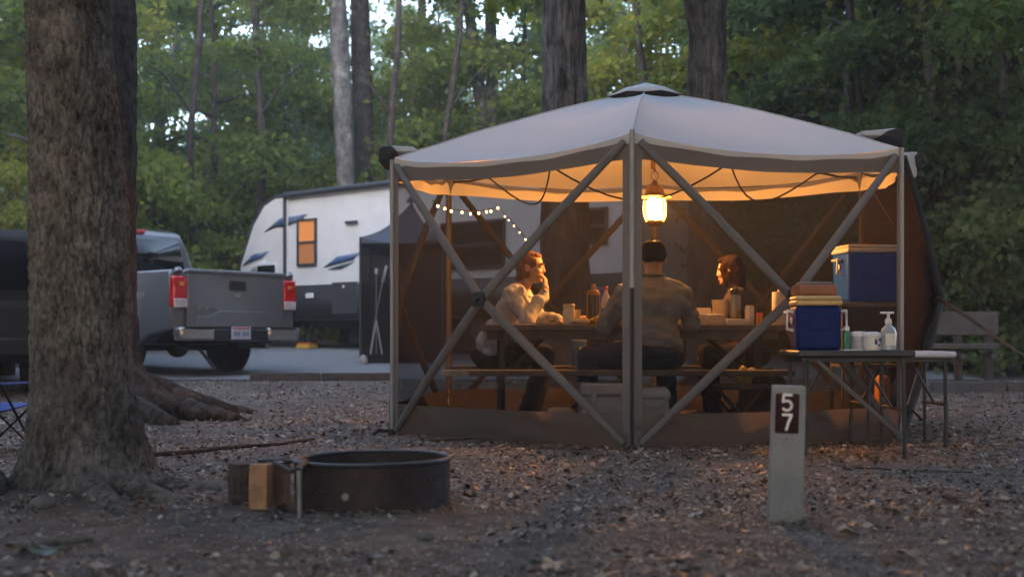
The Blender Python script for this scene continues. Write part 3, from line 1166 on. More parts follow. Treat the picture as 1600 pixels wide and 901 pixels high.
def eave(i, u):
    a, b = KORN[i], KORN[(i + 1) % 6]
    p = a.lerp(b, u)
    n = (a + b) / 2 - TC
    n.z = 0
    n.normalize()
    q = 4 * u * (1 - u)
    p = p + n * (EAVEOUT[i] * q - .03 * q)
    p.z = THK[i] * (1 - u) + THK[(i + 1) % 6] * u - .085 * q ** .8
    return p, n


def roof(i, u, v):
    a, b = KORN[i], KORN[(i + 1) % 6]
    q = 4 * u * (1 - u)
    e, n = eave(i, u)
    c = Vector((TC.x, TC.y, 0))
    p = c.lerp(e, v)
    th = THK[i] * (1 - u) + THK[(i + 1) % 6] * u
    zr = th + (ZP - th) * (1 - v ** 1.25)
    p.z = zr - .085 * q ** .8 * v ** 1.6 - .02 * q * math.sin(PI * v)
    p.z += .007 * noise.noise(p * 2.3) * v + .004 * noise.noise(Vector((u * 11 + i * 7, v * 2.5, 1))) * v
    return p


def wall(i, u, v, off=0):
    a, b = KORN[i], KORN[(i + 1) % 6]
    e, n = eave(i, u)
    g = a.lerp(b, u)
    p = Vector((g.x, g.y, 0)).lerp(Vector((e.x, e.y, 0)), v)
    p.z = g.z + v * (e.z - g.z)
    k = 1 - max(abs(2 * u - 1), abs(2 * v - 1))
    return p + n * (BULGE[i] * k + off)


def strip(i, u0, u1, v0, v1, off, nu, nv):
    return lambda s, t: wall(i, u0 + (u1 - u0) * s, v0 + (v1 - v0) * t, off)


VS = .115
for i in range(6):
    mb = MB().grid(lambda u, v: roof(i, u, .075 + .925 * v), 24, 22)
    mb.build("roof_panel", mat_canopy, tent, sharp=180, fixn=False)

    def val(u, v):
        e, n = eave(i, u)
        dz = .115 + .05 * abs(2 * u - 1) ** 5
        return e + n * (.012 - .015 * v + .008 * v * math.sin(u * 23 + i)) + Vector((0, 0, -.004 - dz * v))
    mb = MB().grid(val, 30, 4)
    mb.build("valance", mat_valance, tent, sharp=180)
    mb = MB().grid(lambda u, v: wall(i, u, VS + (1 - VS) * v), 20, 20)
    mb.build("mesh_panel", mat_screen_side if i == 1 else mat_screen, tent, smooth=False)

    def skirt(u, v):
        p = wall(i, u, VS * v, .004 + (.045 * (1 - abs(2 * v - 1) ** 3) + .012) * (noise.noise(Vector((u * 7 + v * 2, i * 3, v * 2.5))) + .5 * noise.noise(Vector((u * 19 - v * 5, i * 3, v * 4)))))
        if v == 0:
            p.z = ground_z(p.x, p.y) + .012
        return p
    mb = MB().grid(skirt, 36, 5)
    mb.build("skirt", mat_skirt if i in (0, 5) else mat_skirt_dim, tent, sharp=180)
    # the four brace poles in their sleeves, from the hub to the corners
    hub = wall(i, .5, .5, .03)
    for cu, cv in ((.02, .02), (.98, .02), (.02, .975), (.98, .975)):
        e = wall(i, cu, cv, .02)
        mid = hub.lerp(e, .5) + (hub - TC).normalized() * .012
        mb = MB().tube([hub, hub.lerp(e, .25) + (mid - hub.lerp(e, .5)) * .7, mid, hub.lerp(e, .75) + (mid - hub.lerp(e, .5)) * .7, e], [.03, .031, .030, .028, .024], 10)
        mb.build("brace_pole", mat_cap if i == 1 else mat_sleeve if i in (0, 5) else mat_sleeve_dim, tent)  # side wall braces also take a dark colour to look unlit
    n = eave(i, .5)[1]
    mb = MB().box(hub + n * .01, (.095, .05, .10), Matrix(((-n.y, n.x, 0), (n.x, n.y, 0), (0, 0, 1))).to_3x3())
    mb.cone(hub + n * .03, hub + n * .055, .018, .012, 8)
    mb.build("hub", mat_black, tent, bevel=.012)
    for u0, u1 in ((0, .028 if i in (0, 5) and True else .014), (.972 if i == 5 else .986, 1)):
        mb = MB().grid(lambda s, t: wall(i, u0 + (u1 - u0) * s, t * .965, .012), 1, 16)
        mb.build("corner_sleeve", mat_sleeve, tent, sharp=180)

for k, c in enumerate(KORN):
    n = (c - TC)
    n.z = 0
    n.normalize()
    b0 = c + n * .02
    if k == 0:
        MB().tube([b0 + Vector((0, 0, 1.02)), b0 + Vector((0, 0, THK[k] + .01))], .0165, 12).build("corner_pole", mat_pole, tent)
        MB().tube([b0 + Vector((0, 0, .02)), b0 + Vector((0, 0, 1.02))], .012, 8).build("zipper", mat_strap, tent)
    else:
        MB().tube([b0 + Vector((0, 0, .01)), b0 + Vector((0, 0, THK[k] - .01))], .0165, 12).build("corner_pole", mat_pole, tent)
    MB().lathe([(.02, 0), (.03, .004), (.03, .03), (.018, .04)], 12, b0 + Vector((0, 0, -.005))).build("pole_foot", mat_black, tent)
    # ridge seam
    pts = [roof(k, 0, .08 + .92 * j / 14) + Vector((0, 0, .003)) for j in range(15)]
    MB().tube(pts, .006, 6).build("ridge_seam", mat_canopy, tent)

# roof hubs and their webbing
J = []
for i in range(6):
    p = roof(i, .5, .72)
    p.z = (THK[i] + THK[(i + 1) % 6]) / 2 - .08
    J.append(p)
for i in (5, 0, 1, 4):
    MB().box(J[i], (.05, .05, .03)).build("roof_hub", mat_black, tent, bevel=.008)
    for tgt in (roof(i, .02, .97) + Vector((0, 0, -.07)), roof(i, .98, .97) + Vector((0, 0, -.07))):
        mid = J[i].lerp(tgt, .5) + Vector((0, 0, -.012))
        MB().tube([J[i], mid, tgt], .010, 6).build("roof_strap", mat_strap, tent)
for i in (4, 5, 0):
    a, b = J[i], J[(i + 1) % 6]
    pts = []
    for j in range(11):
        t = j / 10
        p = a.lerp(b, t)
        inward = (Vector((TC.x, TC.y, p.z)) - p) * .12 * 4 * t * (1 - t)
        pts.append(p + inward + Vector((0, 0, -.24 * 4 * t * (1 - t))))
    MB().tube(pts, .007, 6).build("roof_cord", mat_strap, tent)

# vent cap on the peak
ring = []
for k in range(12):
    a = rad(-98.3 + 30 * k)
    r = .325 if k % 2 == 0 else .27
    ring.append((r * math.cos(a), r * math.sin(a), -.012 if k % 2 == 0 else .012))
mb = MB()
vs = [Vector((TC.x, TC.y, ZP + .085))] + [Vector((TC.x + .55 * x, TC.y + .55 * y, ZP + .035 + .4 * z)) for x, y, z in ring] + [Vector((TC.x + x, TC.y + y, ZP - .03 + z)) for x, y, z in ring]
fs = [(0, k + 1, (k + 1) % 12 + 1) for k in range(12)] + [(k + 1, k + 13, (k + 1) % 12 + 13, (k + 1) % 12 + 1) for k in range(12)]
mb.add(vs, fs).build("vent_cap", mat_canopy, tent, sharp=180, solid=.006)
mb = MB()
vs = [Vector((TC.x + x * 1.0, TC.y + y * 1.0, ZP - .034 + z)) for x, y, z in ring] + [Vector((TC.x + .6 * x, TC.y + .6 * y, ZP - .10 + z)) for x, y, z in ring]
mb.add(vs, [(k, (k + 1) % 12, (k + 1) % 12 + 12, k + 12) for k in range(12)]).build("vent_mesh", mat_cap, tent, sharp=180)


def slab(poly, Y0, Y1, name, mat, bev=.01):
    """rolled side flaps by the eaves: an outline with its own depth"""
    vs = [P(x, y, Y0) for x, y in poly] + [P(x, y, Y0) + Vector((0, Y1 - Y0, 0)) for x, y in poly]
    n = len(poly)
    fs = [tuple(range(n)), tuple(range(2 * n - 1, n - 1, -1))] + [(i, (i + 1) % n, (i + 1) % n + n, i + n) for i in range(n)]
    return MB().add(vs, fs).build(name, mat, tent, bevel=bev)


slab([(592, 232), (598, 228), (612, 227), (620, 236), (606, 246), (600, 253), (591, 252)], 9.42, 9.9, "rolled_flap", mat_cap, .012)
slab([(600, 227), (645, 229), (655, 236), (618, 238)], 9.5, 10.0, "flap_hem", mat_canopy)
slab([(1378, 211), (1390, 203), (1404, 200), (1411, 206), (1413, 228), (1402, 218), (1394, 215)], 9.0, 9.5, "rolled_flap", mat_cap, .012)
slab([(1345, 205), (1398, 200), (1404, 203), (1384, 212), (1350, 211)], 9.05, 9.6, "flap_hem", mat_canopy)
slab([(1404, 238), (1434, 237), (1433, 277), (1415, 278), (1404, 262)], 9.62, 9.75, "flap_hem", mat_canopy)
slab([(1430, 243), (1438, 237), (1443, 245), (1442, 264), (1433, 262)], 9.60, 9.8, "rolled_flap", mat_cap, .012)

# guy rope from the side hub, stakes
h = wall(1, .5, .5, .06)
MB().tube([h, h.lerp(P(1452, 462, h.y), .5), P(1490, 480, 8.9), P(1550, 522, 8.3), P(1625, 572, 7.7), P(1760, 690, 7.0)], [.016, .02, .014, .008, .006, .006], 8).build("guy_rope", mat_strap, tent)
MB().tube([KORN[5] + Vector((-.01, -.02, .03)), P(590, 672, 9.25), P(583, 679, 9.2)], [.012, .014, .01], 7).build("stake_loop", mat_strap, tent)
MB().tube([KORN[1] + Vector((.02, 0, .05)), P(1425, 640, 8.9), P(1440, 655, 8.8)], [.012, .014, .01], 7).build("stake_loop", mat_strap, tent)

# ------------------------------------------------------------------ lantern and string lights
mat_brass = M("old_brass", (.35, .2, .07), rough=.4, metal=.8, var=.3)
mat_globe, _t, _b = nt("lantern_glass")
_n = _t.nodes
_n.remove(_b)
_e = _n.new('ShaderNodeEmission')
_e.inputs[0].default_value = (1.0, .36, .05, 1)
_e.inputs[1].default_value = 1.2
_tr = _n.new('ShaderNodeBsdfTransparent')
_tr.inputs[0].default_value = (1, .85, .6, 1)
_mx = _n.new('ShaderNodeMixShader')
_mx.inputs[0].default_value = .3
_t.links.new(_tr.outputs[0], _mx.inputs[1])
_t.links.new(_e.outputs[0], _mx.inputs[2])
_t.links.new(_mx.outputs[0], _n['Material Output'].inputs[0])
mat_flame = M_emit("lantern_mantle", (1.0, .44, .12), 540)
LP = Vector((PX(1023, 10.05), 10.05, 0))
zc = CAMH + (529 - 326) / 2000 * 10.05
lan = thing("hanging_lantern", "glowing amber lantern hanging on a hook under the tent roof", "lantern", (LP.x, LP.y, zc), 0)
MB().lathe([(.058, -.098), (.075, -.085), (.086, -.045), (.089, 0), (.086, .045), (.076, .085), (.066, .098)], 28).build("globe", mat_globe, lan)
MB().lathe([(.03, -.135), (.055, -.132), (.07, -.118), (.072, -.10), (.055, -.099)], 24).build("base", mat_brass, lan)
MB().lathe([(.045, -.08), (.056, -.065), (.060, 0), (.056, .065), (.045, .08)], 20).build("mantle", mat_flame, lan)
MB().lathe([(.07, .099), (.132, .088), (.134, .094), (.078, .118), (.068, .15), (.058, .175), (.03, .19), (.024, .21), (.008, .222)], 24).build("cap", mat_brass, lan)
for k in range(6):
    a = k * PI / 3 + .3
    x, y = math.cos(a), math.sin(a)
    MB().tube([(.07 * x, .07 * y, -.11), (.096 * x, .096 * y, -.05), (.099 * x, .099 * y, 0), (.096 * x, .096 * y, .05), (.08 * x, .08 * y, .10)], .0035, 6).build("guard_wire", mat_brass, lan)
zt = 2.55 - zc
MB().tube([(.0, 0, .215), (.03, 0, .25), (.022, 0, .285), (0, 0, .295), (-.022, 0, .285), (-.03, 0, .25), (0, 0, .215)], .004, 6).build("handle", mat_brass, lan)
MB().tube([(0, 0, .295), (0, 0, zt * .7), (-.04, .02, zt)], .006, 6).build("hook_strap", mat_strap, lan)
MB().box((-.012, 0, .36), (.035, .03, .10)).build("strap_buckle", mat_brass, lan, bevel=.006)

mat_bulb = M_emit("bulb_glow", (1.0, .52, .14), 8)
sl = thing("string_lights", "short string of small warm bulbs sagging along the tent's rear wall", "string lights", P(684, 322, 10.75), 0, world=True)
spots = [(676, 316, 10.8), (684, 322, 10.75), (695, 326, 10.8), (705, 330, 10.85), (722, 332, 10.95), (735, 334, 11.0), (748, 333, 11.05), (760, 331, 11.1), (767, 330, 11.15), (778, 325, 11.2), (789, 338, 11.2), (795, 344, 11.2), (803, 353, 11.2), (812, 363, 11.2), (821, 374, 11.2)]
pts = [P(*q) + Vector((0, 0, .018)) for q in spots]
MB().tube(pts, .004, 6).build("wire", mat_strap, sl)
for i, q in enumerate(spots[1:]):
    MB().ell(P(*q), (.009, .009, .011) if i < 9 else (.005, .005, .006), None, 10, 7).build("bulb", mat_bulb, sl)

# ------------------------------------------------------------------ picnic table and what stands on it
mat_plank = M("weathered_plank", (.14, .105, .08), rough=.7, var=.35, scale=6, bump=.3, bscale=30)
mat_frame = M("dark_steel_frame", (.035, .033, .033), rough=.55, metal=.3)
TZ = .80
TX0, TX1, TY0, TY1 = -.225, 1.96, 9.20, 9.96
tb = thing("picnic_table", "long brown plank picnic table with two benches under the lantern", "table", (.87, 9.58, 0), 0, world=True)
pw = (TY1 - TY0 - .032) / 5
for k in range(5):
    y = TY0 + pw / 2 + k * (pw + .008)
    MB().box(((TX0 + TX1) / 2 + random.uniform(-.008, .008), y, TZ - .021 - .002 * (k % 2)), (TX1 - TX0, pw, .042)).build("plank", mat_plank, tb, bevel=.006)
BZ = .485
for y0 in (8.74, 10.12):
    for k in range(2):
        MB().box((.72 + random.uniform(-.01, .01), y0 + .075 + .148 * k, BZ - .02), (2.42, .14, .04)).build("bench_plank", mat_plank, tb, bevel=.006)
for x in (-.08, 1.78):
    for y in (9.27, 9.9):
        MB().tube([(x, y, .02), (x, y, TZ - .045)], .028, 10).build("leg", mat_frame, tb)
        MB().box((x, y, .015), (.07, .12, .03)).build("foot", mat_frame, tb, bevel=.005)
    MB().box((x, 9.58, TZ - .072), (.05, .70, .055)).build("top_rail", mat_frame, tb)
    MB().box((x, 9.58, BZ - .07), (.05, 1.66, .05)).build("bench_rail", mat_frame, tb)
    MB().tube([(x, 9.58, BZ - .08), (x + (.35 if x < 0.5 else -.35), 9.58, TZ - .06)], .016, 8).build("brace", mat_frame, tb)
MB().box((.87, TY0 + .05, TZ - .075), (2.1, .03, .06)).build("apron", mat_plank, tb)

mat_white = M("white_paper", (.62, .58, .53), rough=.6, var=.06)
mat_cream = M("cream_card", (.6, .5, .36), rough=.6, var=.08)
mat_steel = M("brushed_steel", (.28, .28, .29), rough=.35, metal=.9, var=.1)
mat_dark_g = M("dark_bottle", (.03, .03, .028), rough=.3)
mat_amber = M("amber_liquid", (.35, .16, .03), rough=.15, var=.2, coat=.5)
mat_clear = M("clear_bottle", (.42, .44, .52), rough=.15, coat=.5, var=.1)
mat_blue_lid = M("blue_plastic", (.02, .045, .22), rough=.4)
mat_food = M("bread", (.45, .27, .1), rough=.8, var=.3)
mat_red = M("red_plastic", (.4, .04, .03), rough=.4)
mat_green = M("green_plastic", (.03, .16, .09), rough=.35)


def lathe_thing(name, label, cat, loc, parts, group=None, n=20):
    t = thing(name, label, cat, loc, random.uniform(0, 6), group)
    for nm, prof, m in parts:
        MB().lathe(prof, n).build(nm, m, t)
    return t


def on(px, Y=9.45, dz=0):
    return (PX(px, Y), Y, TZ + dz)


# left of the man
lathe_thing("jar", "white lidded jar with a blank side standing beside the woman's wrist", "jar", on(889, 9.42), [("body", [(.040, 0), (.046, .006), (.046, .10), (.040, .118), (.038, .125)], mat_white), ("lid", [(.043, .1255), (.044, .128), (.044, .15), (.04, .155)], mat_cream)])
t = thing("paper_cup", "cream paper cup set just behind the white jar", "cup", on(899, 9.55))
MB().lathe([(.03, 0), (.042, .115), (.044, .118), (.040, .116), (.029, .006)], 20).build("cup_body", mat_cream, t)
mb = MB().ell((0, 0, .026), (.075, .055, .026), None, 20, 12)
mb.v = [tuple(Vector(v) * (1 + .4 * noise.noise(Vector(v) * 24))) for v in mb.v]
o = mb.build("crumpled_wrapper", mat_cream)
o.location = on(908, 9.36)
tag(o, "crumpled pale food wrapper in front of the white jar", "wrapper")
t = thing("camp_lamp", "dark metal bottle with a brass cap, tallest thing on the table's left half", "bottle", on(927, 9.47))
MB().lathe([(.046, 0), (.05, .006), (.05, .05)], 20).build("base", mat_amber, t)
MB().lathe([(.045, .0505), (.045, .20), (.044, .22)], 20).build("body", mat_dark_g, t)
MB().lathe([(.05, .2205), (.05, .235), (.038, .258), (.02, .262), (.02, .285), (.012, .305)], 20).build("cap", mat_brass, t)
for k in range(4):
    a = k * PI / 2 + .4
    MB().tube([(.05 * math.cos(a), .05 * math.sin(a), .04), (.05 * math.cos(a), .05 * math.sin(a), .23)], .003, 5).build("guard_wire", mat_brass, t)
t = lathe_thing("water_bottle", "clear water bottle with an orange cap beside the man's elbow", "bottle", on(947, 9.62), [("body", [(.036, 0), (.04, .006), (.04, .16), (.034, .20), (.014, .245), (.013, .265)], mat_clear), ("cap", [(.015, .2655), (.015, .29), (.013, .292)], mat_red), ("label_band", [(.0408, .07), (.0408, .13)], mat_blue_lid)])
t = thing("bread_tray", "tray of bread rolls between the jar and the dark bottle", "tray", on(916, 9.6))
MB().box((0, 0, .01), (.2, .16, .02)).build("tray", mat_white, t, bevel=.005)
for k in range(4):
    MB().ell((-.06 + .04 * k, .02 * (k % 2), .045), (.034, .04, .03), None, 12, 8).build("bread_roll", mat_food, t)
o = MB().box((0, 0, .004), (.23, .17, .008)).build("notebook", mat_white, bevel=.002)
o.location = on(812, 9.33)
tag(o, "flat white sheet lying at the table's left end under the woman's elbow", "paper")
t = lathe_thing("plate", "shallow green rimmed bowl behind the woman's far hand", "bowl", on(872, 9.85), [("bowl", [(.03, 0), (.07, .035), (.074, .04), (.068, .038), (.03, .008)], mat_green)])

# right of the man
t = thing("food_box", "pale open takeout box by the man's right arm", "box", on(1098, 9.4), .1)
MB().box((0, 0, .04), (.15, .13, .08), None, 1.1).build("box_body", mat_white, t, bevel=.006)
MB().box((0, .07, .10), (.16, .012, .06), Euler((-.3, 0, 0)).to_matrix()).build("lid", mat_white, t, bevel=.004)
mb = MB().box((0, 0, .04), (.125, .10, .08), None, 1.06)
o = mb.build("food_box", mat_cream, bevel=.012)
o.location = on(1117, 9.37)
tag(o, "small closed cream box between the takeout box and the flat white box", "box")
t = thing("large_cup", "large cream plastic cup standing in front of the dark haired woman", "cup", on(1126, 9.55))
MB().lathe([(.052, 0), (.066, .185), (.069, .19), (.064, .186), (.05, .008)], 24).build("cup_body", mat_cream, t)
t = lathe_thing("thermos", "tall grey steel thermos beside the large cream cup", "thermos", on(1148, 9.5), [("body", [(.04, 0), (.044, .006), (.044, .20), (.038, .225)], mat_steel), ("lid", [(.036, .2255), (.036, .265), (.03, .272)], mat_dark_g)])
MB().tube([(.03, 0, .27), (.025, 0, .295), (-.025, 0, .295), (-.03, 0, .27)], .006, 6).build("handle", mat_dark_g, t)
o = MB().box((0, 0, .022), (.17, .12, .044)).build("flat_box", mat_white, bevel=.006)
o.location = on(1150, 9.34)
o.rotation_euler = (0, 0, .08)
tag(o, "low flat white box lying in front of the grey thermos", "box")
t = lathe_thing("drink_can", "tall white drink can right of the thermos", "can", on(1171, 9.42), [("body", [(.030, 0), (.034, .008), (.034, .13), (.028, .142), (.027, .145)], mat_white), ("can_top", [(.026, .1452), (.026, .147)], mat_steel)])
t = lathe_thing("paper_roll", "white paper towel roll at the right end of the picnic table", "paper roll", on(1219, 9.42), [("roll", [(.058, 0), (.06, .004), (.06, .24), (.058, .244)], mat_white), ("core", [(.02, .2442), (.02, .262), (.012, .263)], mat_cream)])
mb = MB().tube([(.065, -.03, .2), (.07, -.05, .1), (.03, -.07, -.02), (.08, -.09, -.15), (.12, -.08, -.28)], .007, 6)
o = mb.build("extension_cable", M("extension_cable", (.4, .12, .02), rough=.6))
o.location = on(1219, 9.3)
tag(o, "thin orange cord hanging off the table end by the paper roll", "cord")

mb = MB().ell((0, 0, .03), (.065, .04, .035), None, 20, 12)
mb.v = [tuple(Vector(v) * (1 + .4 * noise.noise(Vector(v) * 28 + Vector((3, 0, 0))))) for v in mb.v]
o = mb.build("snack_bag", mat_gold)
o.location = on(934, 9.33)
tag(o, "crumpled yellow snack bag in front of the dark bottle", "snack bag")
t = thing("paper_cup", "small white paper cup behind the pale takeout box", "cup", on(1088, 9.62))
MB().lathe([(.028, 0), (.038, .095), (.040, .098), (.036, .096), (.027, .006)], 18).build("cup_body", mat_white, t)
lathe_thing("plate", "white paper plate under the woman's propping elbow", "plate", on(846, 9.5), [("plate_body", [(.06, 0), (.10, .014), (.102, .018), (.06, .006)], mat_white)])
lathe_thing("spice_jar", "small jar with a red lid right of the thermos", "jar", on(1187, 9.55), [("body", [(.022, 0), (.024, .004), (.024, .07)], mat_amber), ("lid", [(.025, .0705), (.025, .09), (.022, .092)], mat_red)])

# under and beside the table
mat_tote = M("white_tote", (.60, .59, .61), rough=.5, var=.08)
mat_navy = M("navy_plastic", (.003, .014, .095), rough=.6, spec=.12, var=.15)
mat_blue = M("blue_cooler", (.0, .065, .50), rough=.6, spec=.2, var=.12)
mat_tan = M("tan_lid", (.45, .28, .11), rough=.5, var=.1)
mat_rust = M("rust_box", (.22, .075, .03), rough=.6, var=.15)
t = thing("cooler_chest", "white cooler chest with a hinged lid under the near bench, left of the front pole", "cooler", (PX(946, 8.88), 8.88, 0), .06)
MB().box((0, 0, .16), (.35, .26, .30), None, 1.05).build("body", mat_tote, t, bevel=.02)
MB().box((0, 0, .355), (.385, .29, .085)).build("lid", mat_tote, t, bevel=.018)
for x in (-.1, .1):
    MB().box((x, -.15, .31), (.035, .016, .09)).build("latch", mat_tote, t, bevel=.005)
MB().box((0, -.139, .17), (.2, .01, .09)).build("front_plate", mat_tote, t, bevel=.004)
MB().tube([(-.2, 0, .25), (-.23, -.05, .22), (-.23, .05, .22), (-.2, 0, .25)], .009, 6).build("handle", mat_black, t)
t = thing("storage_bin", "soft white bin with a folded top under the near bench, right of the front pole", "bin", (PX(1018, 8.88), 8.88, 0), -.08)
mb = MB().box((0, 0, .185), (.24, .24, .37), None, .97)
mb.build("bin_body", mat_tote, t, bevel=.03)
MB().box((0, -.005, .315), (.255, .255, .07)).build("folded_rim", mat_tote, t, bevel=.025)
MB().tube([(.1, -.13, .3), (.06, -.15, .24), (-.06, -.15, .24), (-.1, -.13, .3)], .008, 6).build("handle", mat_tote, t)
t = thing("drink_carton", "blue and white drink carton on the far bench beside the man's knee", "carton", (PX(904, 10.2), 10.2, BZ), .15)
MB().box((0, 0, .10), (.11, .10, .20)).build("carton_body", M("blue_carton", (.05, .13, .35), rough=.4, var=.3, scale=20), t, bevel=.005)
MB().box((0, 0, .211), (.11, .10, .02)).build("carton_lid", mat_white, t, bevel=.004)
MB().box((.02, -.052, .09), (.05, .004, .12)).build("label_patch", mat_white, t)
t = thing("folding_stool", "low cross legged folding stool beside the near bench's right end", "stool", (PX(1150, 8.85), 8.85, 0), .15)
MB().box((0, 0, .37), (.42, .28, .035)).build("seat", mat_frame, t, bevel=.01)
for y in (-.12, .12):
    MB().tube([(-.18, y, 0), (.16, y, .355)], .014, 7).build("leg", mat_frame, t)
    MB().tube([(.18, y + .03, 0), (-.16, y + .03, .355)], .014, 7).build("leg", mat_frame, t)
mb = MB().ell((0, 0, .05), (.075, .06, .06), None, 14, 10)
mb.v = [tuple(Vector(v) * (1 + .45 * noise.noise(Vector(v) * 17))) for v in mb.v]
o = mb.build("yellow_cloth", mat_gold)
o.location = (PX(1163, 8.85), 8.85, .39)
tag(o, "rumpled yellow cloth lying on the low folding stool", "cloth")
t = thing("backpack", "black backpack slumped on the ground beside the folding stool", "backpack", (PX(1200, 8.9), 8.95, 0), .3)
mb = MB().ell((0, 0, .22), (.19, .14, .24), None, 20, 14)
mb.v = [tuple(Vector((v[0], v[1], max(.0, v[2]))) * (1 + .16 * noise.noise(Vector(v) * 7))) for v in mb.v]
mb.build("pack_body", mat_cap, t)
MB().ell((0, -.12, .17), (.12, .06, .12), None, 14, 10).build("pocket", mat_cap, t)
MB().tube([(-.05, 0, .43), (-.04, 0, .49), (.04, 0, .49), (.05, 0, .43)], .012, 6).build("handle", mat_strap, t)
t = thing("paper_sack", "pale paper sack on the ground beside the woman's feet", "sack", (PX(877, 9.1), 9.15, 0), .1)
mb = MB().box((0, 0, .11), (.22, .16, .20), None, .8)
mb.build("sack_body", mat_cream, t, bevel=.03)

# cooler stand with the big blue cooler, inside the right side
sx, sy = PX(1352, 9.75), 9.72
t = thing("cooler_stand", "grey camp stand carrying the big blue cooler inside the tent", "stand", (sx, sy, 0))
mat_gp = M("grey_plastic", (.13, .125, .125), rough=.6, var=.1)
MB().box((0, 0, .955), (.50, .40, .035)).build("tabletop", mat_gp, t, bevel=.006)
MB().box((0, -.18, .84), (.46, .02, .19)).build("front_panel", mat_frame, t)
MB().box((0, 0, .5), (.46, .36, .02)).build("shelf", mat_gp, t)
for x in (-.22, .22):
    for y in (-.17, .17):
        MB().tube([(x, y, 0), (x, y, .94)], .014, 8).build("leg", mat_gp, t)


def cooler(name, label, loc, rz, w, d, h, lid_h, mb_, ml, handle_m, taper=1.05):
    t = thing(name, label, "cooler", loc, rz)
    MB().box((0, 0, h / 2), (w / taper, d / taper, h), None, taper).build("body", mb_, t, bevel=.022)
    MB().box((0, 0, h + lid_h * .30), (w * 1.03, d * 1.03, lid_h * .56)).build("rim", ml, t, bevel=.012)
    MB().box((0, 0, h + lid_h * .80), (w * 1.0, d * 1.0, lid_h * .44)).build("lid", ml, t, bevel=.014)
    for s in (-1, 1):
        x = s * (w / 2 + .004)
        hz = h * .86
        MB().tube([(x, -.05, hz), (x + s * .035, -.05, hz + .01), (x + s * .038, -.05, hz - .10), (x, -.05, hz - .11)], .009, 8).build("handle", handle_m, t)
        MB().tube([(x + s * .036, -.05, hz), (x + s * .036, .05, hz)], .009, 8).build("grip", handle_m, t)
        MB().lathe([(.02, 0), (.022, .006), (.012, .01)], 12, (x, 0, hz - .05), rotmat((s, 0, 0))).build("hinge_boss", handle_m, t)
    MB().box((0, -d / 2 - .004, h * .55), (w * .42, .008, h * .16)).build("front_recess", mb_, t, bevel=.003)
    return t


cooler("big_cooler", "tall blue cooler with a white lid standing on the grey stand inside the tent", (sx - .01, sy, .973), .12, .40, .33, .37, .06, mat_blue, mat_tote, mat_tote)

# ------------------------------------------------------------------ tables outside the tent's right corner
mat_blk_top = M("black_table_top", (.018, .018, .022), rough=.45, var=.2)
mat_wht_top = M("white_table_top", (.5, .5, .53), rough=.45, var=.06)


def folding_table(name, label, x0, x1, y0, y1, z, mat, corner=.02):
    t = thing(name, label, "table", ((x0 + x1) / 2, (y0 + y1) / 2, 0), 0)
    w, d = x1 - x0, y1 - y0
    MB().box((0, 0, z - .02), (w, d, .04)).build("tabletop", mat, t, bevel=corner)
    MB().box((0, 0, z - .055), (w * .9, d * .8, .025)).build("under_frame", mat_frame, t)
    for x in (-w / 2 + .06, w / 2 - .06):
        for y in (-d / 2 + .05, d / 2 - .05):
            MB().tube([(x * 1.03, y, 0), (x, y, z - .05)], .0125, 8).build("leg", mat_frame, t)
        MB().tube([(x * 1.02, -d / 2 + .05, z * .45), (x * 1.02, d / 2 - .05, z * .45)], .009, 7).build("cross_bar", mat_frame, t)
        MB().tube([(x, 0, z * .45), (x * .35, 0, z - .06)], .009, 7).build("brace", mat_frame, t)
    return t


BT = .632
bt = folding_table("folding_table", "black folding table holding the small blue cooler outside the tent corner", PX(1230, 7.75), PX(1419, 7.6), 7.45, 8.0, BT, mat_blk_top, .012)
MB().tube([(-.22, -.22, BT - .06), (.27, -.24, .12)], .014, 8).build("brace", mat_sleeve, bt)
WT = .62
folding_table("folding_table", "white topped folding table jutting out behind the black one", PX(1330, 8.4), PX(1474, 8.4), 8.14, 8.66, WT, mat_wht_top, .016)

ck = cooler("small_cooler", "dark navy cooler with a tan lid standing on the black folding table", (PX(1275, 7.7), 7.72, BT), -.05, .27, .25, .265, .058, mat_navy, mat_tan, mat_tote)
t = thing("lunch_box", "rust brown lidded box resting on the tan cooler lid", "box", (PX(1273, 7.74), 7.76, BT + .265 + .058), .08)
MB().box((0, 0, .035), (.235, .19, .07)).build("box_body", mat_rust, t, bevel=.018)
MB().box((0, 0, .079), (.20, .16, .018), None, .9).build("lid", M("smoky_lid", (.12, .09, .08), rough=.4), t, bevel=.008)
t = thing("soap_bottle", "small green bottle with a white cap between cooler and wet wipes", "bottle", (PX(1324, 7.6), 7.62, BT), .2)
MB().box((0, 0, .058), (.045, .03, .115), None, .95).build("body", mat_green, t, bevel=.01)
MB().lathe([(.017, .116), (.017, .138), (.014, .142)], 14).build("cap", mat_tote, t)
t = thing("soap_bottle", "cloudy clear bottle half hidden behind the green one", "bottle", (PX(1309, 7.66), 7.7, BT), .2)
MB().box((0, 0, .055), (.04, .03, .11), None, .9).build("body", mat_clear, t, bevel=.01)
MB().lathe([(.012, .111), (.012, .13), (.009, .132)], 12).build("cap", mat_tote, t)
mat_wipes = M("printed_pack", (.42, .42, .5), rough=.4, var=.12, scale=18)
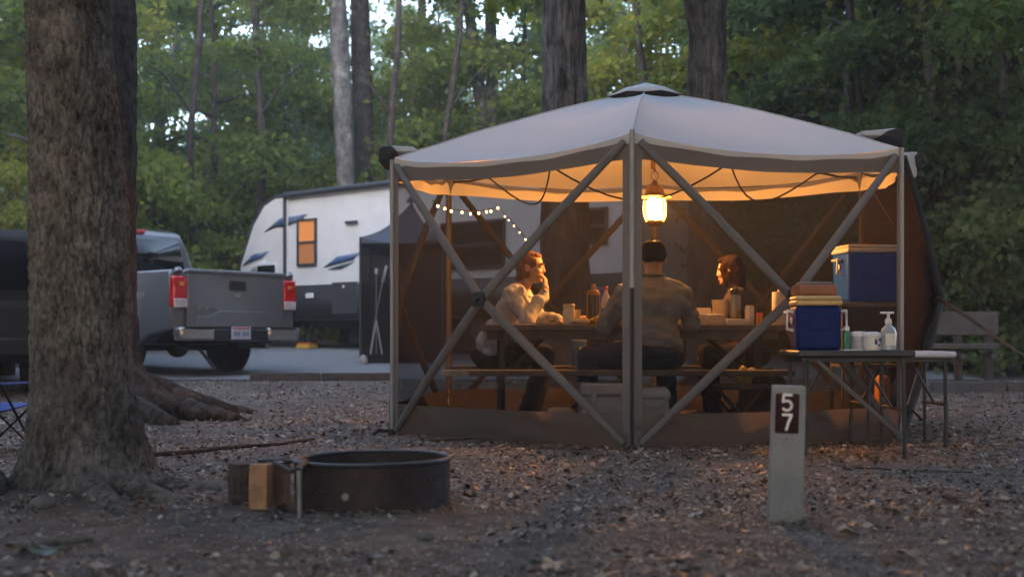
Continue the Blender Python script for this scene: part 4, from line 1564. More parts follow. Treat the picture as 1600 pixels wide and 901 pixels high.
for i, (px, Y, w, h, lab) in enumerate([(1342, 7.7, .115, .10, "grey white round tub of wipes next to the green bottle"), (1363, 7.6, .105, .098, "white tub with dark blue marks next to the pump bottle")]):
    t = thing("wipes_tub", lab, "tub", (PX(px, Y), Y, BT), .3 * i)
    MB().lathe([(w * .46, 0), (w * .5, .006), (w * .5, h - .022), (w * .47, h - .018)], 24).build("body", mat_wipes if i == 0 else mat_white, t)
    MB().lathe([(w * .51, h - .0178), (w * .52, h - .012), (w * .5, h), (w * .3, h + .012), (.01, h + .013)], 24).build("lid", mat_tote, t)
    if i:
        for a0, zz, hh in ((-1.9, .05, .03), (-1.35, .062, .02), (-1.5, .03, .012), (-1.05, .05, .03)):
            MB().grid(lambda u, v: Vector(((w * .5 + .001) * math.cos(a0 + .34 * u), (w * .5 + .001) * math.sin(a0 + .34 * u), zz + hh * (v - .5))), 5, 1).build("printed_mark", mat_blue_lid, t)
t = thing("pump_bottle", "clear hand sanitiser bottle with a white pump at the black table's end", "bottle", (PX(1388, 7.58), 7.58, BT), .1)
MB().lathe([(.040, 0), (.046, .006), (.046, .105), (.040, .128), (.018, .148), (.016, .156)], 26).build("body", M("sanitiser", (.30, .31, .35), rough=.12, coat=.8, var=.12, scale=14), t)
MB().grid(lambda u, v: Vector((.0475 * math.cos(-2.3 + 1.4 * u), .0475 * math.sin(-2.3 + 1.4 * u), .03 + .07 * v)), 8, 1).build("label_patch", mat_white, t)
MB().lathe([(.02, .1565), (.021, .16), (.019, .185), (.009, .19), (.009, .215)], 16).build("pump_neck", mat_tote, t)
MB().box((-.008, 0, .222), (.085, .018, .013)).build("pump_head", mat_tote, t, bevel=.005)
o = MB().box((0, 0, .003), (.12, .09, .006)).build("napkin", mat_white, bevel=.001)
o.location = (PX(1332, 7.5), 7.52, BT)
tag(o, "flat white napkin on the black table before the tubs", "napkin")
t = thing("orange_bag", "upright orange bag standing inside the tent behind the table legs", "bag", (PX(1385, 9.1), 9.2, 0), .1)
MB().box((0, 0, .23), (.11, .14, .42), None, .8).build("bag_body", M("orange_fabric", (.55, .2, .02), rough=.7), t, bevel=.03)
MB().box((0, -.085, .2), (.118, .012, .03)).build("strap", mat_strap, t)

# ------------------------------------------------------------------ site post
mat_post = M("painted_post", (.21, .215, .222), rough=.7, var=.14, scale=9, bump=.3, bscale=50, dirt=((.15, .14, .13), 5, .50))
mat_sign = M("maroon_plate", (.032, .012, .013), rough=.85, var=.15, spec=.15)
mat_num = M("white_number", (.75, .73, .72), rough=.5, var=.05)
pt = thing("site_post", "short pale wooden post with brown plate reading 57 in the leaf litter", "site post", (PX(1229, 4.92), 4.95, 0), -.16)
pt.rotation_euler = (0, rad(1.6), rad(-9))
mb = MB().box((0, 0, .24), (.135, .09, .56), None, .93)
mb.build("post", mat_post, pt, bevel=.006)
MB().box((-.006, -.0495, .415), (.088, .012, .152), Euler((.004, 0, 0)).to_matrix()).build("number_plate", mat_sign, pt, bevel=.004)


def digit(strokes, ox, oz):
    mb = MB()
    for s in strokes:
        pts = [Vector((ox + x * .036, -.0575, oz + z * .058)) for x, z in s]
        for a, b in zip(pts, pts[1:]):
            d = (b - a)
            c = (a + b) / 2
            ang = math.atan2(d.z, d.x)
            mb.box(c, (d.length + .004, .004, .0095), Euler((0, -ang, 0)).to_matrix())
    return mb


arc = [(.0, .55)] + [(.42 + .5 * math.cos(a), .30 + .32 * math.sin(a)) for a in [1.9, 1.4, .9, .4, 0, -.5, -1.0, -1.5, -2.0, -2.5]]
digit([[(.92, 1), (.06, 1)], [(.06, 1), (.0, .52)], arc], -.023, .428).build("digit", mat_num, pt, smooth=False)
digit([[(0, 1), (.95, 1)], [(.95, 1), (.62, .5), (.42, 0)]], -.023, .352).build("digit", mat_num, pt, smooth=False)
MB().lathe([(.004, 0), (.003, .003)], 8, (-.005, -.0475, .318), rotmat((0, -1, 0))).build("screw", mat_frame, pt)

# ------------------------------------------------------------------ fire ring, grate and firewood
mat_ring = M("rusted_ring", (.038, .026, .026), rough=.7, var=.35, scale=10, metal=.35, bump=.25, bscale=40, dirt=((.075, .05, .045), 6, .6))
mat_ash = M("ash", (.03, .029, .029), rough=1, var=.5, scale=14, bump=.8)
mat_rod = M("steel_rod", (.17, .155, .15), rough=.5, metal=.6, var=.25)
fr = thing("fire_ring", "low round rusted steel fire ring with a dark rim", "fire ring", (FR[0], FR[1], 0))
fr.rotation_euler = (0, rad(-.7), 0)
RR = .330
MB().lathe([(RR, -.03), (RR, .186), (RR - .008, .186), (RR - .008, -.03)], 72, closed=False).build("ring_wall", mat_ring, fr)
mb = MB()
mb.tube([(RR * math.cos(2 * PI * k / 72), RR * math.sin(2 * PI * k / 72), .19) for k in range(73)], .0105, 8)
mb.build("rim", M("dark_rim", (.035, .037, .046), rough=.45, metal=.4, var=.2), fr)
mb = MB().grid(lambda u, v: Vector(((RR - .012) * v * math.cos(2 * PI * u), (RR - .012) * v * math.sin(2 * PI * u), .07 + .025 * noise.noise(Vector((math.cos(2 * PI * u) * v * 5, math.sin(2 * PI * u) * v * 5, 1))))), 40, 10, closed_u=True)
tag(mb.build("ash_bed", mat_ash, fr, sharp=180), kind='stuff')
MB().ell((-.075, -.335, .068), (.017, .005, .017), None, 14, 8).build("bolt_plate", M("scuffed_steel", (.2, .19, .185), rough=.6, metal=.3), fr)
# grate hinge plate and handle rods on the near side
hx = -.335
MB().grid(lambda u, v: Vector((hx - .145 + .20 * u, .02 + .15 * (v - .5) - .06 * u, .193 + .004 * math.sin(u * 4))), 8, 4).build("hinge_plate", mat_ring, fr, solid=.008)
lx, ly = PX(468, 5.0) - FR[0], 5.0 - FR[1]
pts = [(-.245, -.235, .196), (-.26, -.36, .19), (lx + .015, ly + .02, .188), (lx - .03, ly, .186), (-.34, -.25, .186), (-.40, -.105, .188), (-.36, .0, .197)]
MB().tube(pts, .009, 8).build("grate_handle", mat_ring, fr)
MB().tube([(lx, ly, .188), (lx + .004, ly - .02, -.03)], .0115, 10).build("support_rod", mat_rod, fr)
MB().tube([(-.40, -.105, .182), (-.398, -.11, -.02)], .0095, 10).build("support_rod", mat_rod, fr)
MB().lathe([(.014, 0), (.014, .008), (.006, .012)], 10, (-.36, -.19, .19)).build("bolt", mat_rod, fr)
for k, (px, py) in enumerate([(562, 723), (580, 722)]):
    o = lobed_leaf(.055, 60 + k, 3).build("fallen_leaf", M("orange_leaf", (.35, .14, .06), rough=.6))
    o.location = (FR[0] - .05 + .09 * k, FR[1] + .22, .11)
    o.rotation_euler = (.6, .2, k * 2)
    tag(o, ("small orange leaf in the fire ring, nearer its hinge", "small orange leaf in the fire ring, nearer its middle")[k], "leaf", "orange leaves inside the fire ring")

mat_log_dark = M("weathered_timber", (.06, .047, .045), rough=.9, var=.3, scale=14, bump=.5)
mat_log_cut = M("fresh_split_wood", (.34, .19, .10), rough=.75, var=.35, scale=16, bump=.4, bscale=50)
mat_log_brn = M("brown_wood", (.15, .085, .06), rough=.85, var=.3, scale=14, bump=.4)


def wood_block(name, label, base, d, rz, mat, seed, taper=.97):
    mb = MB().grid(lambda u, v: Vector((0, 0, 0)), 1, 1)
    mb = MB()
    n = 22

    def f(u, v):
        a = 2 * PI * u
        q = max(abs(math.cos(a)), abs(math.sin(a)))
        x, y = math.cos(a) / q * d[0] / 2, math.sin(a) / q * d[1] / 2
        z = v * d[2]
        k = 1 + .09 * noise.noise(Vector((x * 22, y * 22, z * 5 + seed))) + .10 * noise.noise(Vector((x * 75, y * 75, z * 2 + seed)))
        return Vector((x * k, y * k, z))
    mb.grid(f, n * 4, 8, closed_u=True)
    w = n * 4
    mb.f.append(tuple(range(w - 1, -1, -1)))
    mb.f.append(tuple(range(8 * w, 9 * w)))
    o = mb.build(name, mat, sharp=40)
    o.location = base
    o.rotation_euler = (0, 0, rz)
    tag(o, label, "firewood")
    return o


wood_block("firewood_block", "dark weathered timber block standing behind the orange split log", (PX(388, 5.42), 5.42, .01), (.15, .11, .165), .35, mat_log_dark, 1)
wood_block("split_log", "upright split log with a fresh orange face beside the fire ring", (PX(407, 5.24), 5.25, .005), (.078, .06, .182), -.25, mat_log_cut, 2)
wood_block("split_log", "reddish brown split log tucked between the orange one and the ring", (PX(436, 5.36), 5.38, .005), (.085, .07, .172), .2, mat_log_brn, 3)
mat_greywood = M("grey_bench_wood", (.075, .072, .07), rough=.85, var=.25, scale=6, bump=.3)
# ------------------------------------------------------------------ vehicles
mat_truck = M("grey_paint", (.13, .134, .152), rough=.35, var=.05, scale=2, metal=.4, coat=1, dirt=((.075, .07, .066), 3, .62))
mat_tyre = M("tyre_rubber", (.012, .012, .012), rough=.9)
mat_rim = M("alloy_rim", (.2, .2, .21), rough=.35, metal=.8)
mat_chrome = M("chrome", (.38, .36, .36), rough=.22, metal=.8, var=.08, dirt=((.2, .19, .18), 5, .6))
mat_dglass = M("dark_glass", (.006, .007, .009), rough=.06, spec=.4)
mat_rlens = M("red_lens", (.46, .007, .010), rough=.15, coat=.8)
mat_clens = M("clear_lens", (.42, .40, .42), rough=.2, coat=.8)
mat_under = M("underbody", (.01, .01, .01), rough=.95)
mat_plate = M("plate_white", (.42, .44, .50), rough=.5, var=.06)


def profile_body(poly, w, top=None):
    """outline in (y, z) swept across x; points above `top` drawn inwards"""
    mb = MB()
    n = len(poly)
    vs = []
    for s in (-1, 1):
        for y, z in poly:
            k = 1
            if top and z > top[0]:
                k = 1 - (1 - top[2]) * min(1, (z - top[0]) / (top[1] - top[0]))
            vs.append((s * w / 2 * k, y, z))
    fs = [tuple(range(n)), tuple(range(2 * n - 1, n - 1, -1))] + [(i, (i + 1) % n, (i + 1) % n + n, i + n) for i in range(n)]
    return mb.add(vs, fs)


def arch(yc, zc, r, n=9, rev=False):
    pts = [(yc + r * math.cos(PI * k / n), max(.30, zc + r * math.sin(PI * k / n))) for k in range(n + 1)]
    return pts if not rev else pts[::-1]


def wheel(parent, x, y, r, w):
    R = rotmat((1, 0, 0))
    t = MB().lathe([(r * .62, -w / 2), (r * .9, -w / 2), (r * .98, -w * .38), (r, -w * .2), (r, w * .2), (r * .98, w * .38), (r * .9, w / 2), (r * .62, w / 2)], 40, (x, y, r), R).build("tyre", mat_tyre, parent)
    s = 1 if x > 0 else -1
    rm = MB().lathe([(r * .64, -.01), (r * .62, w * .42 * s), (r * .50, w * .36 * s), (r * .2, w * .34 * s), (r * .12, w * .4 * s), (.01, w * .4 * s)], 24, (x, y, r), R)
    rm.build("rim", mat_rim, t)
    return t


def pickup():
    tz = .2
    t = thing("pickup_truck", "grey pickup truck parked tail first beyond the two big trunks", "pickup truck", (PX(368, 17), 17, tz), rad(49))
    wy, fy, wr = 1.32, 4.95, .385
    poly = [(.02, .62), (.02, 1.34), (.06, 1.385), (2.12, 1.385), (2.2, 1.37), (4.6, 1.33), (4.75, 1.30), (5.85, 1.18), (6.0, 1.0), (6.0, .5)] + arch(fy, .40, .50) + [(2.6, .42)] + arch(wy, .40, .50) + [(.5, .55)]
    profile_body(poly, 2.0).build("body", mat_truck, t, bevel=.045)
    MB().box((0, 3, .57), (1.5, 5.2, .26)).build("underbody", mat_under, t)
    MB().box((0, 1.32, .40), (1.4, .12, .12)).ell((0, 1.32, .40), (.16, .18, .16)).build("rear_axle", mat_under, t)
    for s in (-1, 1):
        for y in (wy, fy):
            wheel(t, s * .86, y, wr, .27)
            mb = MB().tube([(s * .985, y + .50 * math.cos(a), .40 + .50 * math.sin(a)) for a in [PI * k / 12 for k in range(13)]], .032, 8)
            mb.build("fender_flare", mat_truck, t)
    cab = [(2.2, 1.36), (2.30, 1.84), (2.40, 2.06), (2.62, 2.12), (3.9, 2.12), (4.2, 2.05), (5.0, 1.32)]
    cb = profile_body(cab, 1.9, (1.4, 2.1, .82)).build("cab", mat_truck, t, bevel=.05)
    # rear window, side windows
    mb = MB()
    mb.add([(-.74, 2.215, 1.44), (.74, 2.215, 1.44), (.67, 2.31, 1.95), (-.67, 2.31, 1.95)], [(0, 1, 2, 3)])
    mb.build("rear_window", mat_dglass, t, solid=.02)
    for s in (-1, 1):
        for y0, y1 in ((2.5, 3.3), (3.38, 4.35)):
            top1 = y1 if y1 < 4 else 4.0
            MB().add([(s * .945, y0, 1.42), (s * .945, y1 + (.25 if y1 > 4 else 0), 1.42), (s * .83, top1, 1.88), (s * .83, y0 + .06, 1.88)], [(0, 1, 2, 3)]).build("side_window", mat_dglass, t, solid=.015)
        MB().box((s * 1.1, 4.35, 1.42), (.2, .09, .2)).build("mirror", mat_black, t, bevel=.03)
    MB().box((0, 2.38, 2.06), (.32, .05, .05)).build("brake_light", mat_rlens, t, bevel=.01)
    # tailgate
    tg = MB().box((0, -.012, 1.0), (1.56, .06, .74)).build("tailgate", mat_truck, t, bevel=.02)
    MB().box((0, -.02, 1.37), (1.58, .10, .055)).build("tailgate_lip", mat_truck, tg, bevel=.018)
    mb = MB().prism([(-.66, .655), (.66, .655), (.64, .74), (.48, .865), (-.30, .865), (-.44, .80), (-.64, .79)], .022, lambda a, b, q: Vector((a, -.064 + q, b)))
    mb.build("tailgate_step", mat_truck, tg, bevel=.008)
    MB().box((.0, -.05, 1.20), (.27, .03, .13), None, .92).build("tailgate_handle", mat_black, tg, bevel=.01)
    for R in ((.06, .038), (.022, .038), (.05, .014)):
        pts = [(R[0] * math.cos(2 * PI * k / 20), -.048, 1.075 + R[1] * math.sin(2 * PI * k / 20) + (.012 if R[1] < .02 else 0)) for k in range(21)]
        MB().tube(pts, .006, 6).build("emblem", mat_chrome, tg)
    cu = bpy.data.curves.new("lettering", 'FONT')
    cu.body = "TUNDRA"
    cu.size = .082
    cu.extrude = .004
    cu.space_character = 1.1
    to = bpy.data.objects.new("lettering_tmp", cu)
    C.objects.link(to)
    bpy.context.view_layer.update()
    me = bpy.data.meshes.new_from_object(to.evaluated_get(bpy.context.evaluated_depsgraph_get()))
    bpy.data.objects.remove(to)
    lo = bpy.data.objects.new("lettering", me)
    C.objects.link(lo)
    me.materials.clear()
    me.materials.append(mat_chrome)
    lo.parent = tg
    lo.location = (-.70, -.05, .87)
    lo.rotation_euler = (PI / 2, 0, 0)
    for s in (-1, 1):
        tl = MB().box((s * .885, .03, 1.10), (.225, .16, .41), None, .95).build("taillight", mat_rlens, t, bevel=.03)
        MB().box((s * .885, .02, .955), (.20, .15, .12)).build("reverse_lens", mat_clens, tl, bevel=.012)
        MB().box((s * .875, -.055, 1.20), (.07, .01, .05)).build("turn_lens", M("amber_lens", (.6, .2, .04), rough=.2, coat=.7), tl, bevel=.004)
        MB().tube([(s * .90, -.01, 1.345), (s * .90, .02, 1.385)], .06, 10).build("corner_cap", mat_truck, t)
        bu = MB().box((s * .70, -.07, .565), (.54, .18, .18)).build("bumper", mat_chrome, t, bevel=.035)
        MB().box((s * .68, -.11, .648), (.44, .15, .02)).build("step_pad", mat_black, bu, bevel=.006)
    MB().box((0, -.06, .545), (.90, .16, .17)).build("bumper_centre", mat_black, t, bevel=.02)
    pl = MB().box((-.02, -.147, .575), (.31, .012, .165)).build("licence_plate", mat_plate, t, bevel=.004)
    MB().box((-.02, -.1545, .64), (.27, .004, .018)).build("red_strip", mat_rlens, pl)
    for k in range(7):
        if k == 3:
            continue
        x = -.02 + (k - 3) * .036
        MB().box((x, -.1545, .565), (.020, .003, .055)).build("plate_mark", M("plate_blue", (.07, .09, .2), rough=.5) if k == 0 else bpy.data.materials["plate_blue"], pl)
    MB().box((0, .0, .43), (.09, .2, .09)).build("hitch", mat_under, t)
    MB().tube([(-.35, .9, .45), (-.42, .2, .36), (-.5, -.25, .10)], .022, 8).build("hanging_strap", mat_strap, t)
    MB().tube([(.55, 1.2, .42), (.6, .1, .40)], .035, 10).build("exhaust_pipe", mat_chrome, t)
    return t


pickup()


def suv():
    x, y = -5.75, 13.4
    t = thing("dark_suv", "black boxy vehicle mostly hidden by the massive trunk at the picture's edge", "car", (x, y, ground_z(x, y)), rad(28))
    poly = [(0, .45), (-.02, 1.0), (.05, 1.08), (3.6, 1.05), (4.6, .98), (4.75, .8), (4.75, .42)] + arch(3.9, .36, .42) + [(2, .36)] + arch(.95, .36, .42) + [(.3, .4)]
    profile_body(poly, 1.9).build("body", mat_under, t, bevel=.05)
    tint = M("tinted_glass", (.004, .004, .005), rough=.5, spec=.08)
    profile_body([(.02, 1.05), (.18, 1.72), (.4, 1.83), (2.8, 1.83), (3.1, 1.74), (3.75, 1.04)], 1.84, (1.1, 1.83, .82)).build("cab", mat_under, t, bevel=.05)
    for s in (-1, 1):
        for yy in (.95, 3.9):
            wheel(t, s * .83, yy, .36, .24)
        for y0, y1 in ((.35, 1.15), (1.25, 2.1), (2.2, 3.05)):
            MB().add([(s * .925, y0, 1.13), (s * .925, y1, 1.13), (s * .80, y1 - .1, 1.70), (s * .80, y0 + .08, 1.70)], [(0, 1, 2, 3)]).build("side_window", tint, t, solid=.02)
        MB().box((s * 1.03, 3.0, 1.16), (.18, .1, .15)).build("mirror", mat_black, t, bevel=.03)
        MB().box((s * .86, -.01, 1.0), (.14, .06, .3)).build("taillight", mat_rlens, t, bevel=.02)
    MB().add([(-.7, .015, 1.15), (.7, .015, 1.15), (.62, .16, 1.68), (-.62, .16, 1.68)], [(0, 1, 2, 3)]).build("rear_window", tint, t, solid=.02)
    MB().box((0, -.03, .55), (1.8, .16, .2)).build("bumper", mat_under, t, bevel=.03)


suv()

# ------------------------------------------------------------------ travel trailer
mat_siding = M("white_siding", (.56, .56, .585), rough=.4, var=.06, scale=3)
mat_tdark = M("charcoal_panel", (.035, .036, .042), rough=.45, var=.12)
mat_decal_b = M("blue_decal", (.05, .095, .21), rough=.4)
mat_decal_g = M("slate_decal", (.05, .08, .11), rough=.4)
mat_decal_w = M("silver_decal", (.6, .6, .63), rough=.35)
mat_lit = M_emit("lit_blind", (.52, .19, .05), .07)
mat_lit2 = M_emit("lit_lower_pane", (.33, .13, .045), .05)
mat_roofedge = M("roof_edge", (.03, .035, .045), rough=.5)

TLX, TLY, TLZ = -5.65, 26.6, .5
tr = thing("travel_trailer", "long white travel trailer with blue swooshes and one lit amber window", "trailer", (TLX, TLY, TLZ), math.atan2(-.64, .77))
NOSE = [(.55, .57), (.22, .8), (.04, 1.25), (0, 1.72), (.13, 1.97), (.43, 2.56), (.77, 2.93), (1.12, 3.06)]
TL = 9.8
poly = NOSE + [(TL - .1, 3.12), (TL, 3.0), (TL, .57)]
mb = MB()
n = len(poly)
vs = [(x, 0, z) for x, z in poly] + [(x, 2.45, z) for x, z in poly]
fs = [tuple(range(n)), tuple(range(2 * n - 1, n - 1, -1))] + [(i, (i + 1) % n, (i + 1) % n + n, i + n) for i in range(n)]
mb.add(vs, fs).build("wall", mat_siding, tr, bevel=.02)


def smin(z):
    zs = [p[1] for p in NOSE]
    xs = [p[0] for p in NOSE]
    return float(np.interp(z, zs, xs)) + .03


mb = MB()                                   # lapped siding, each course proud of the one above
zz = 1.26
while zz < 3.0:
    z2 = min(zz + .085, 3.03)
    a, b = smin(zz), smin(z2)
    mb.add([(a, -.010, zz), (TL - .04, -.010, zz), (TL - .04, -.006, z2), (b, -.006, z2)], [(0, 1, 2, 3)])
    mb.add([(b, -.006, z2), (TL - .04, -.006, z2), (TL - .04, -.010, z2), (b, -.010, z2)], [(0, 1, 2, 3)])
    zz = z2
tag(mb.build("siding", mat_siding, tr, smooth=False), kind='stuff')
MB().add([(.24, -.02, .57), (TL - .02, -.02, .57), (TL - .02, -.02, 1.255), (.06, -.02, 1.255)], [(0, 1, 2, 3)]).build("lower_panel", mat_tdark, tr, solid=.012)
MB().tube([(x, .0, z) for x, z in NOSE[3:]] + [(3, .0, 3.10), (TL - .1, .0, 3.14)], .035, 8).build("roof_edge", mat_roofedge, tr)
MB().tube([(1.48, -.09, 3.06), (7.2, -.09, 3.10)], .055, 10).build("awning_roll", mat_roofedge, tr)
MB().box((1.48, -.05, 1.98), (.065, .06, 2.15)).build("awning_arm", mat_roofedge, tr, bevel=.008)
MB().box((1.54, -.03, 1.98), (.03, .03, 2.1)).build("corner_trim", mat_decal_w, tr)
MB().box((3.4, -.045, 2.42), (.3, .05, .05)).build("porch_light", mat_roofedge, tr)
MB().box((4, 1.2, 3.22), (.8, .7, .22)).build("roof_vent", mat_siding, tr, bevel=.04)


def twin(s0, s1, z0, z1, lit, mull=True):
    w = MB()
    fr_ = .045
    w.box(((s0 + s1) / 2, -.04, z0), (s1 - s0 + fr_, .05, fr_)).box(((s0 + s1) / 2, -.04, z1), (s1 - s0 + fr_, .05, fr_))
    w.box((s0, -.04, (z0 + z1) / 2), (fr_, .048, z1 - z0)).box((s1, -.04, (z0 + z1) / 2), (fr_, .048, z1 - z0))
    o = w.build("window", mat_roofedge, tr, bevel=.006)
    zm = (z0 + z1) / 2
    MB().box(((s0 + s1) / 2, -.025, (zm + z1) / 2), (s1 - s0 - .03, .012, z1 - zm - .02)).build("pane", mat_lit if lit else mat_dglass, o)
    MB().box(((s0 + s1) / 2, -.025, (zm + z0) / 2), (s1 - s0 - .03, .012, zm - z0 - .02)).build("pane", mat_lit2 if lit else mat_dglass, o)
    if mull:
        MB().box(((s0 + s1) / 2, -.042, zm), (s1 - s0, .045, .04)).build("rail", mat_roofedge, o)


twin(1.86, 2.38, 1.66, 2.54, True)
twin(5.75, 7.2, 1.45, 2.24, False)
twin(9.0, 9.35, 1.75, 2.3, False)
w = MB().box((.9, -.035, 1.48), (.66, .03, .52)).build("window", mat_decal_w, tr, bevel=.03)
MB().box((.9, -.055, 1.48), (.56, .02, .42)).build("pane", mat_dglass, w, bevel=.03)
d = MB().box((3.22, -.04, .98), (.72, .03, .62)).build("storage_door", mat_tdark, tr, bevel=.03)
MB().lathe([(.03, 0), (.03, .012), (.02, .016)], 12, (3.2, -.056, 1.2), rotmat((0, -1, 0))).build("lock", mat_decal_w, d)
MB().box((2.2, -.036, 1.05), (.22, .02, .10)).build("vent_plate", mat_decal_w, tr, bevel=.008)


def decal(pts, m, off):
    MB().add([(x, off, z) for x, z in pts], [tuple(range(len(pts)))]).build("decal", m, tr, solid=.003)


decal([(.78, 2.36), (1.30, 2.62), (2.12, 2.66), (1.78, 2.50), (1.36, 2.50)], mat_decal_b, -.024)
decal([(1.1, 2.46), (1.42, 2.54), (2.02, 2.60), (1.5, 2.44)], mat_decal_g, -.030)
decal([(.1, 1.70), (.42, 1.92), (.95, 1.98), (.7, 1.84), (.4, 1.78)], mat_decal_b, -.024)
decal([(.30, 1.55), (.62, 1.76), (.92, 1.80), (.62, 1.62)], mat_decal_w, -.024)
decal([(2.58, 1.58), (2.98, 1.78), (3.62, 1.84), (3.42, 1.70), (3.0, 1.64)], mat_decal_b, -.024)
decal([(2.7, 1.54), (3.04, 1.61), (3.5, 1.68), (3.1, 1.54)], mat_decal_g, -.029)
MB().box((5.0, 1.2, .50), (9.0, 1.9, .14)).build("chassis", mat_under, tr)
for s in (5.6, 6.55):
    R = rotmat((0, 1, 0))
    ty = MB().lathe([(.2, -.11), (.34, -.11), (.36, -.06), (.36, .06), (.34, .11), (.2, .11)], 28, (s, .16, .36), R).build("tyre", mat_tyre, tr)
    MB().lathe([(.2, -.115), (.12, -.08), (.02, -.08)], 20, (s, .16, .36), R).build("rim", mat_rim, ty)
for s, y in ((1.85, .2), (3.75, .25), (1.85, 2.2), (8.6, .25)):
    j = MB().tube([(s - .16, y, .5), (s + .14, y, .16)], .025, 8).tube([(s + .16, y, .5), (s - .14, y, .16)], .025, 8).build("jack", mat_under, tr)
    MB().box((s, y, .14), (.3, .25, .04)).build("jack_foot", mat_under, j)
MB().tube([(.4, 1.2, .48), (-1.0, 1.2, .45)], .05, 8).build("tongue", mat_under, tr)
T2W = Matrix.Translation(Vector((TLX, TLY, TLZ))) @ Matrix.Rotation(math.atan2(-.64, .77), 4, 'Z')
mat_block = M("orange_block", (.5, .13, .02), rough=.6)
mat_block_y = M("yellow_block", (.5, .33, .05), rough=.6)
for s, lab in ((1.85, "orange and yellow levelling blocks under the trailer's nose jack"), (3.75, "orange and yellow levelling blocks under the trailer jack by the screen room")):
    p = T2W @ Vector((s, .2, 0))
    t = thing("levelling_blocks", lab, "blocks", (p.x, p.y, ground_z(p.x, p.y) + .012), -.6)
    MB().box((0, 0, .035), (.34, .28, .07)).build("block", mat_block_y, t, bevel=.01)
    MB().box((.01, 0, .09), (.28, .26, .05)).build("block", mat_block, t, bevel=.01)

# the neighbours' dark screen room beside the trailer
nx0, nx1, ny0, ny1 = PX(563, 20.4), PX(692, 20.4), 20.4, 21.9
gzn = ground_z(0, 20.6)
mat_nscreen = M_screen("black_screen", (.02, .018, .02), .86)
mat_nroof = M_fabric("slate_canopy", (.10, .115, .15), .1)
ns = thing("screen_room", "dark walled screen room with slate pointed roof beside the trailer", "tent", ((nx0 + nx1) / 2, (ny0 + ny1) / 2, gzn), 0, world=True)
ez = 2.32
ap = Vector(((nx0 + nx1) / 2 + .1, (ny0 + ny1) / 2, 2.95))
cs = [Vector((nx0, ny0, ez)), Vector((nx1, ny0, ez)), Vector((nx1, ny1, ez)), Vector((nx0, ny1, ez))]
for k in range(4):
    a, b = cs[k], cs[(k + 1) % 4]

    def rf(u, v):
        p = ap.lerp(a.lerp(b, u), v)
        p.z -= .10 * 4 * u * (1 - u) * v + .12 * math.sin(PI * v)
        return p
    MB().grid(rf, 12, 8).build("roof_panel", mat_nroof, ns, sharp=180)
    MB().grid(lambda u, v: a.lerp(b, u) + Vector((0, 0, -.10 * 4 * u * (1 - u) - .16 * v)), 12, 2).build("valance", mat_nroof, ns, sharp=180)
    MB().grid(lambda u, v: Vector((a.lerp(b, u).x, a.lerp(b, u).y, gzn + (ez - .1 - gzn) * v)), 2, 2).build("mesh_panel", mat_nscreen, ns, smooth=False)
    MB().tube([(a.x, a.y, gzn - .1), (a.x, a.y, ez)], .02, 8).build("corner_pole", mat_roofedge, ns)
MB().lathe([(.0, .1), (.05, .08), (.10, 0)], 12, ap, closed=False).build("peak_cap", mat_roofedge, ns)
t = thing("leaning_pole", "pale pole leaning against the neighbours' dark screen room", "pole", P(578, 548, 20.1), 0, world=True)
MB().tube([P(578, 550, 20.1), P(588, 490, 20.15), P(601, 425, 20.3)], .012, 8).build("shaft", mat_greywood, t)
MB().tube([P(598, 440, 20.28), P(604, 415, 20.33)], .022, 8).build("handle", mat_pole, t)
t = thing("camp_lantern_stand", "thin upright grey stand with a pale top by the leaning pole", "stand", P(590, 552, 19.9), 0, world=True)
MB().tube([P(588, 552, 19.9), P(588, 428, 19.9)], .009, 8).build("shaft", mat_greywood, t)
for dx in (-9, 9):
    MB().tube([P(588, 500, 19.9), P(588 + dx, 553, 19.9)], .010, 6).build("leg", mat_pole, t)
MB().lathe([(.022, 0), (.026, .07), (.015, .09)], 10, P(588, 428, 19.9)).build("head", mat_pole, t)
t = thing("water_jug", "small pale water jug standing on the road by the screen room", "jug", P(561, 549, 20.0), .2)
t.location = (PX(568, 20.2), 20.2, ground_z(0, 20.2))
MB().lathe([(.06, 0), (.07, .02), (.07, .10), (.04, .14), (.02, .16)], 16).build("jug_body", mat_pole, t)
# blue camp chair by the trailer, seen through the tent
mat_bchair = M("pale_blue_fabric", (.16, .20, .30), rough=.8, var=.1)


def camp_chair(name, label, loc, rz, m_f, m_fr, s=1.0):
    t = thing(name, label, "camp chair", loc, rz)
    t.scale = (s, s, s)
    MB().grid(lambda u, v: Vector((-.25 + .5 * u, .22 + .10 * v - .05 * math.sin(PI * u), .45 + .5 * v)), 10, 8).build("backrest", m_f, t, solid=.012)
    MB().grid(lambda u, v: Vector((-.25 + .5 * u, -.25 + .45 * v, .44 - .05 * math.sin(PI * u) * math.sin(PI * v) - .05 * v)), 10, 8).build("seat", m_f, t, solid=.012)
    for sx in (-1, 1):
        MB().tube([(sx * .27, -.25, 0), (sx * .25, .2, .62)], .012, 7).build("leg", m_fr, t)
        MB().tube([(sx * .27, .28, 0), (sx * .26, .24, .5), (sx * .26, .33, .97)], .012, 7).build("leg", m_fr, t)
        MB().tube([(sx * .27, -.26, 0), (sx * -.25, -.24, .43)], .010, 7).build("cross_leg", m_fr, t)
        MB().tube([(sx * .27, .28, 0), (sx * -.25, .22, .43)], .010, 7).build("cross_leg", m_fr, t)
        MB().box((sx * .29, .0, .63), (.07, .5, .02)).build("armrest", m_f, t, bevel=.006)
        MB().tube([(sx * .28, -.24, 0), (sx * .28, -.24, .63)], .012, 7).build("arm_post", m_fr, t)
    MB().tube([(-.27, .335, .96), (.27, .335, .96)], .013, 8).build("top_bar", m_fr, t)
    return t


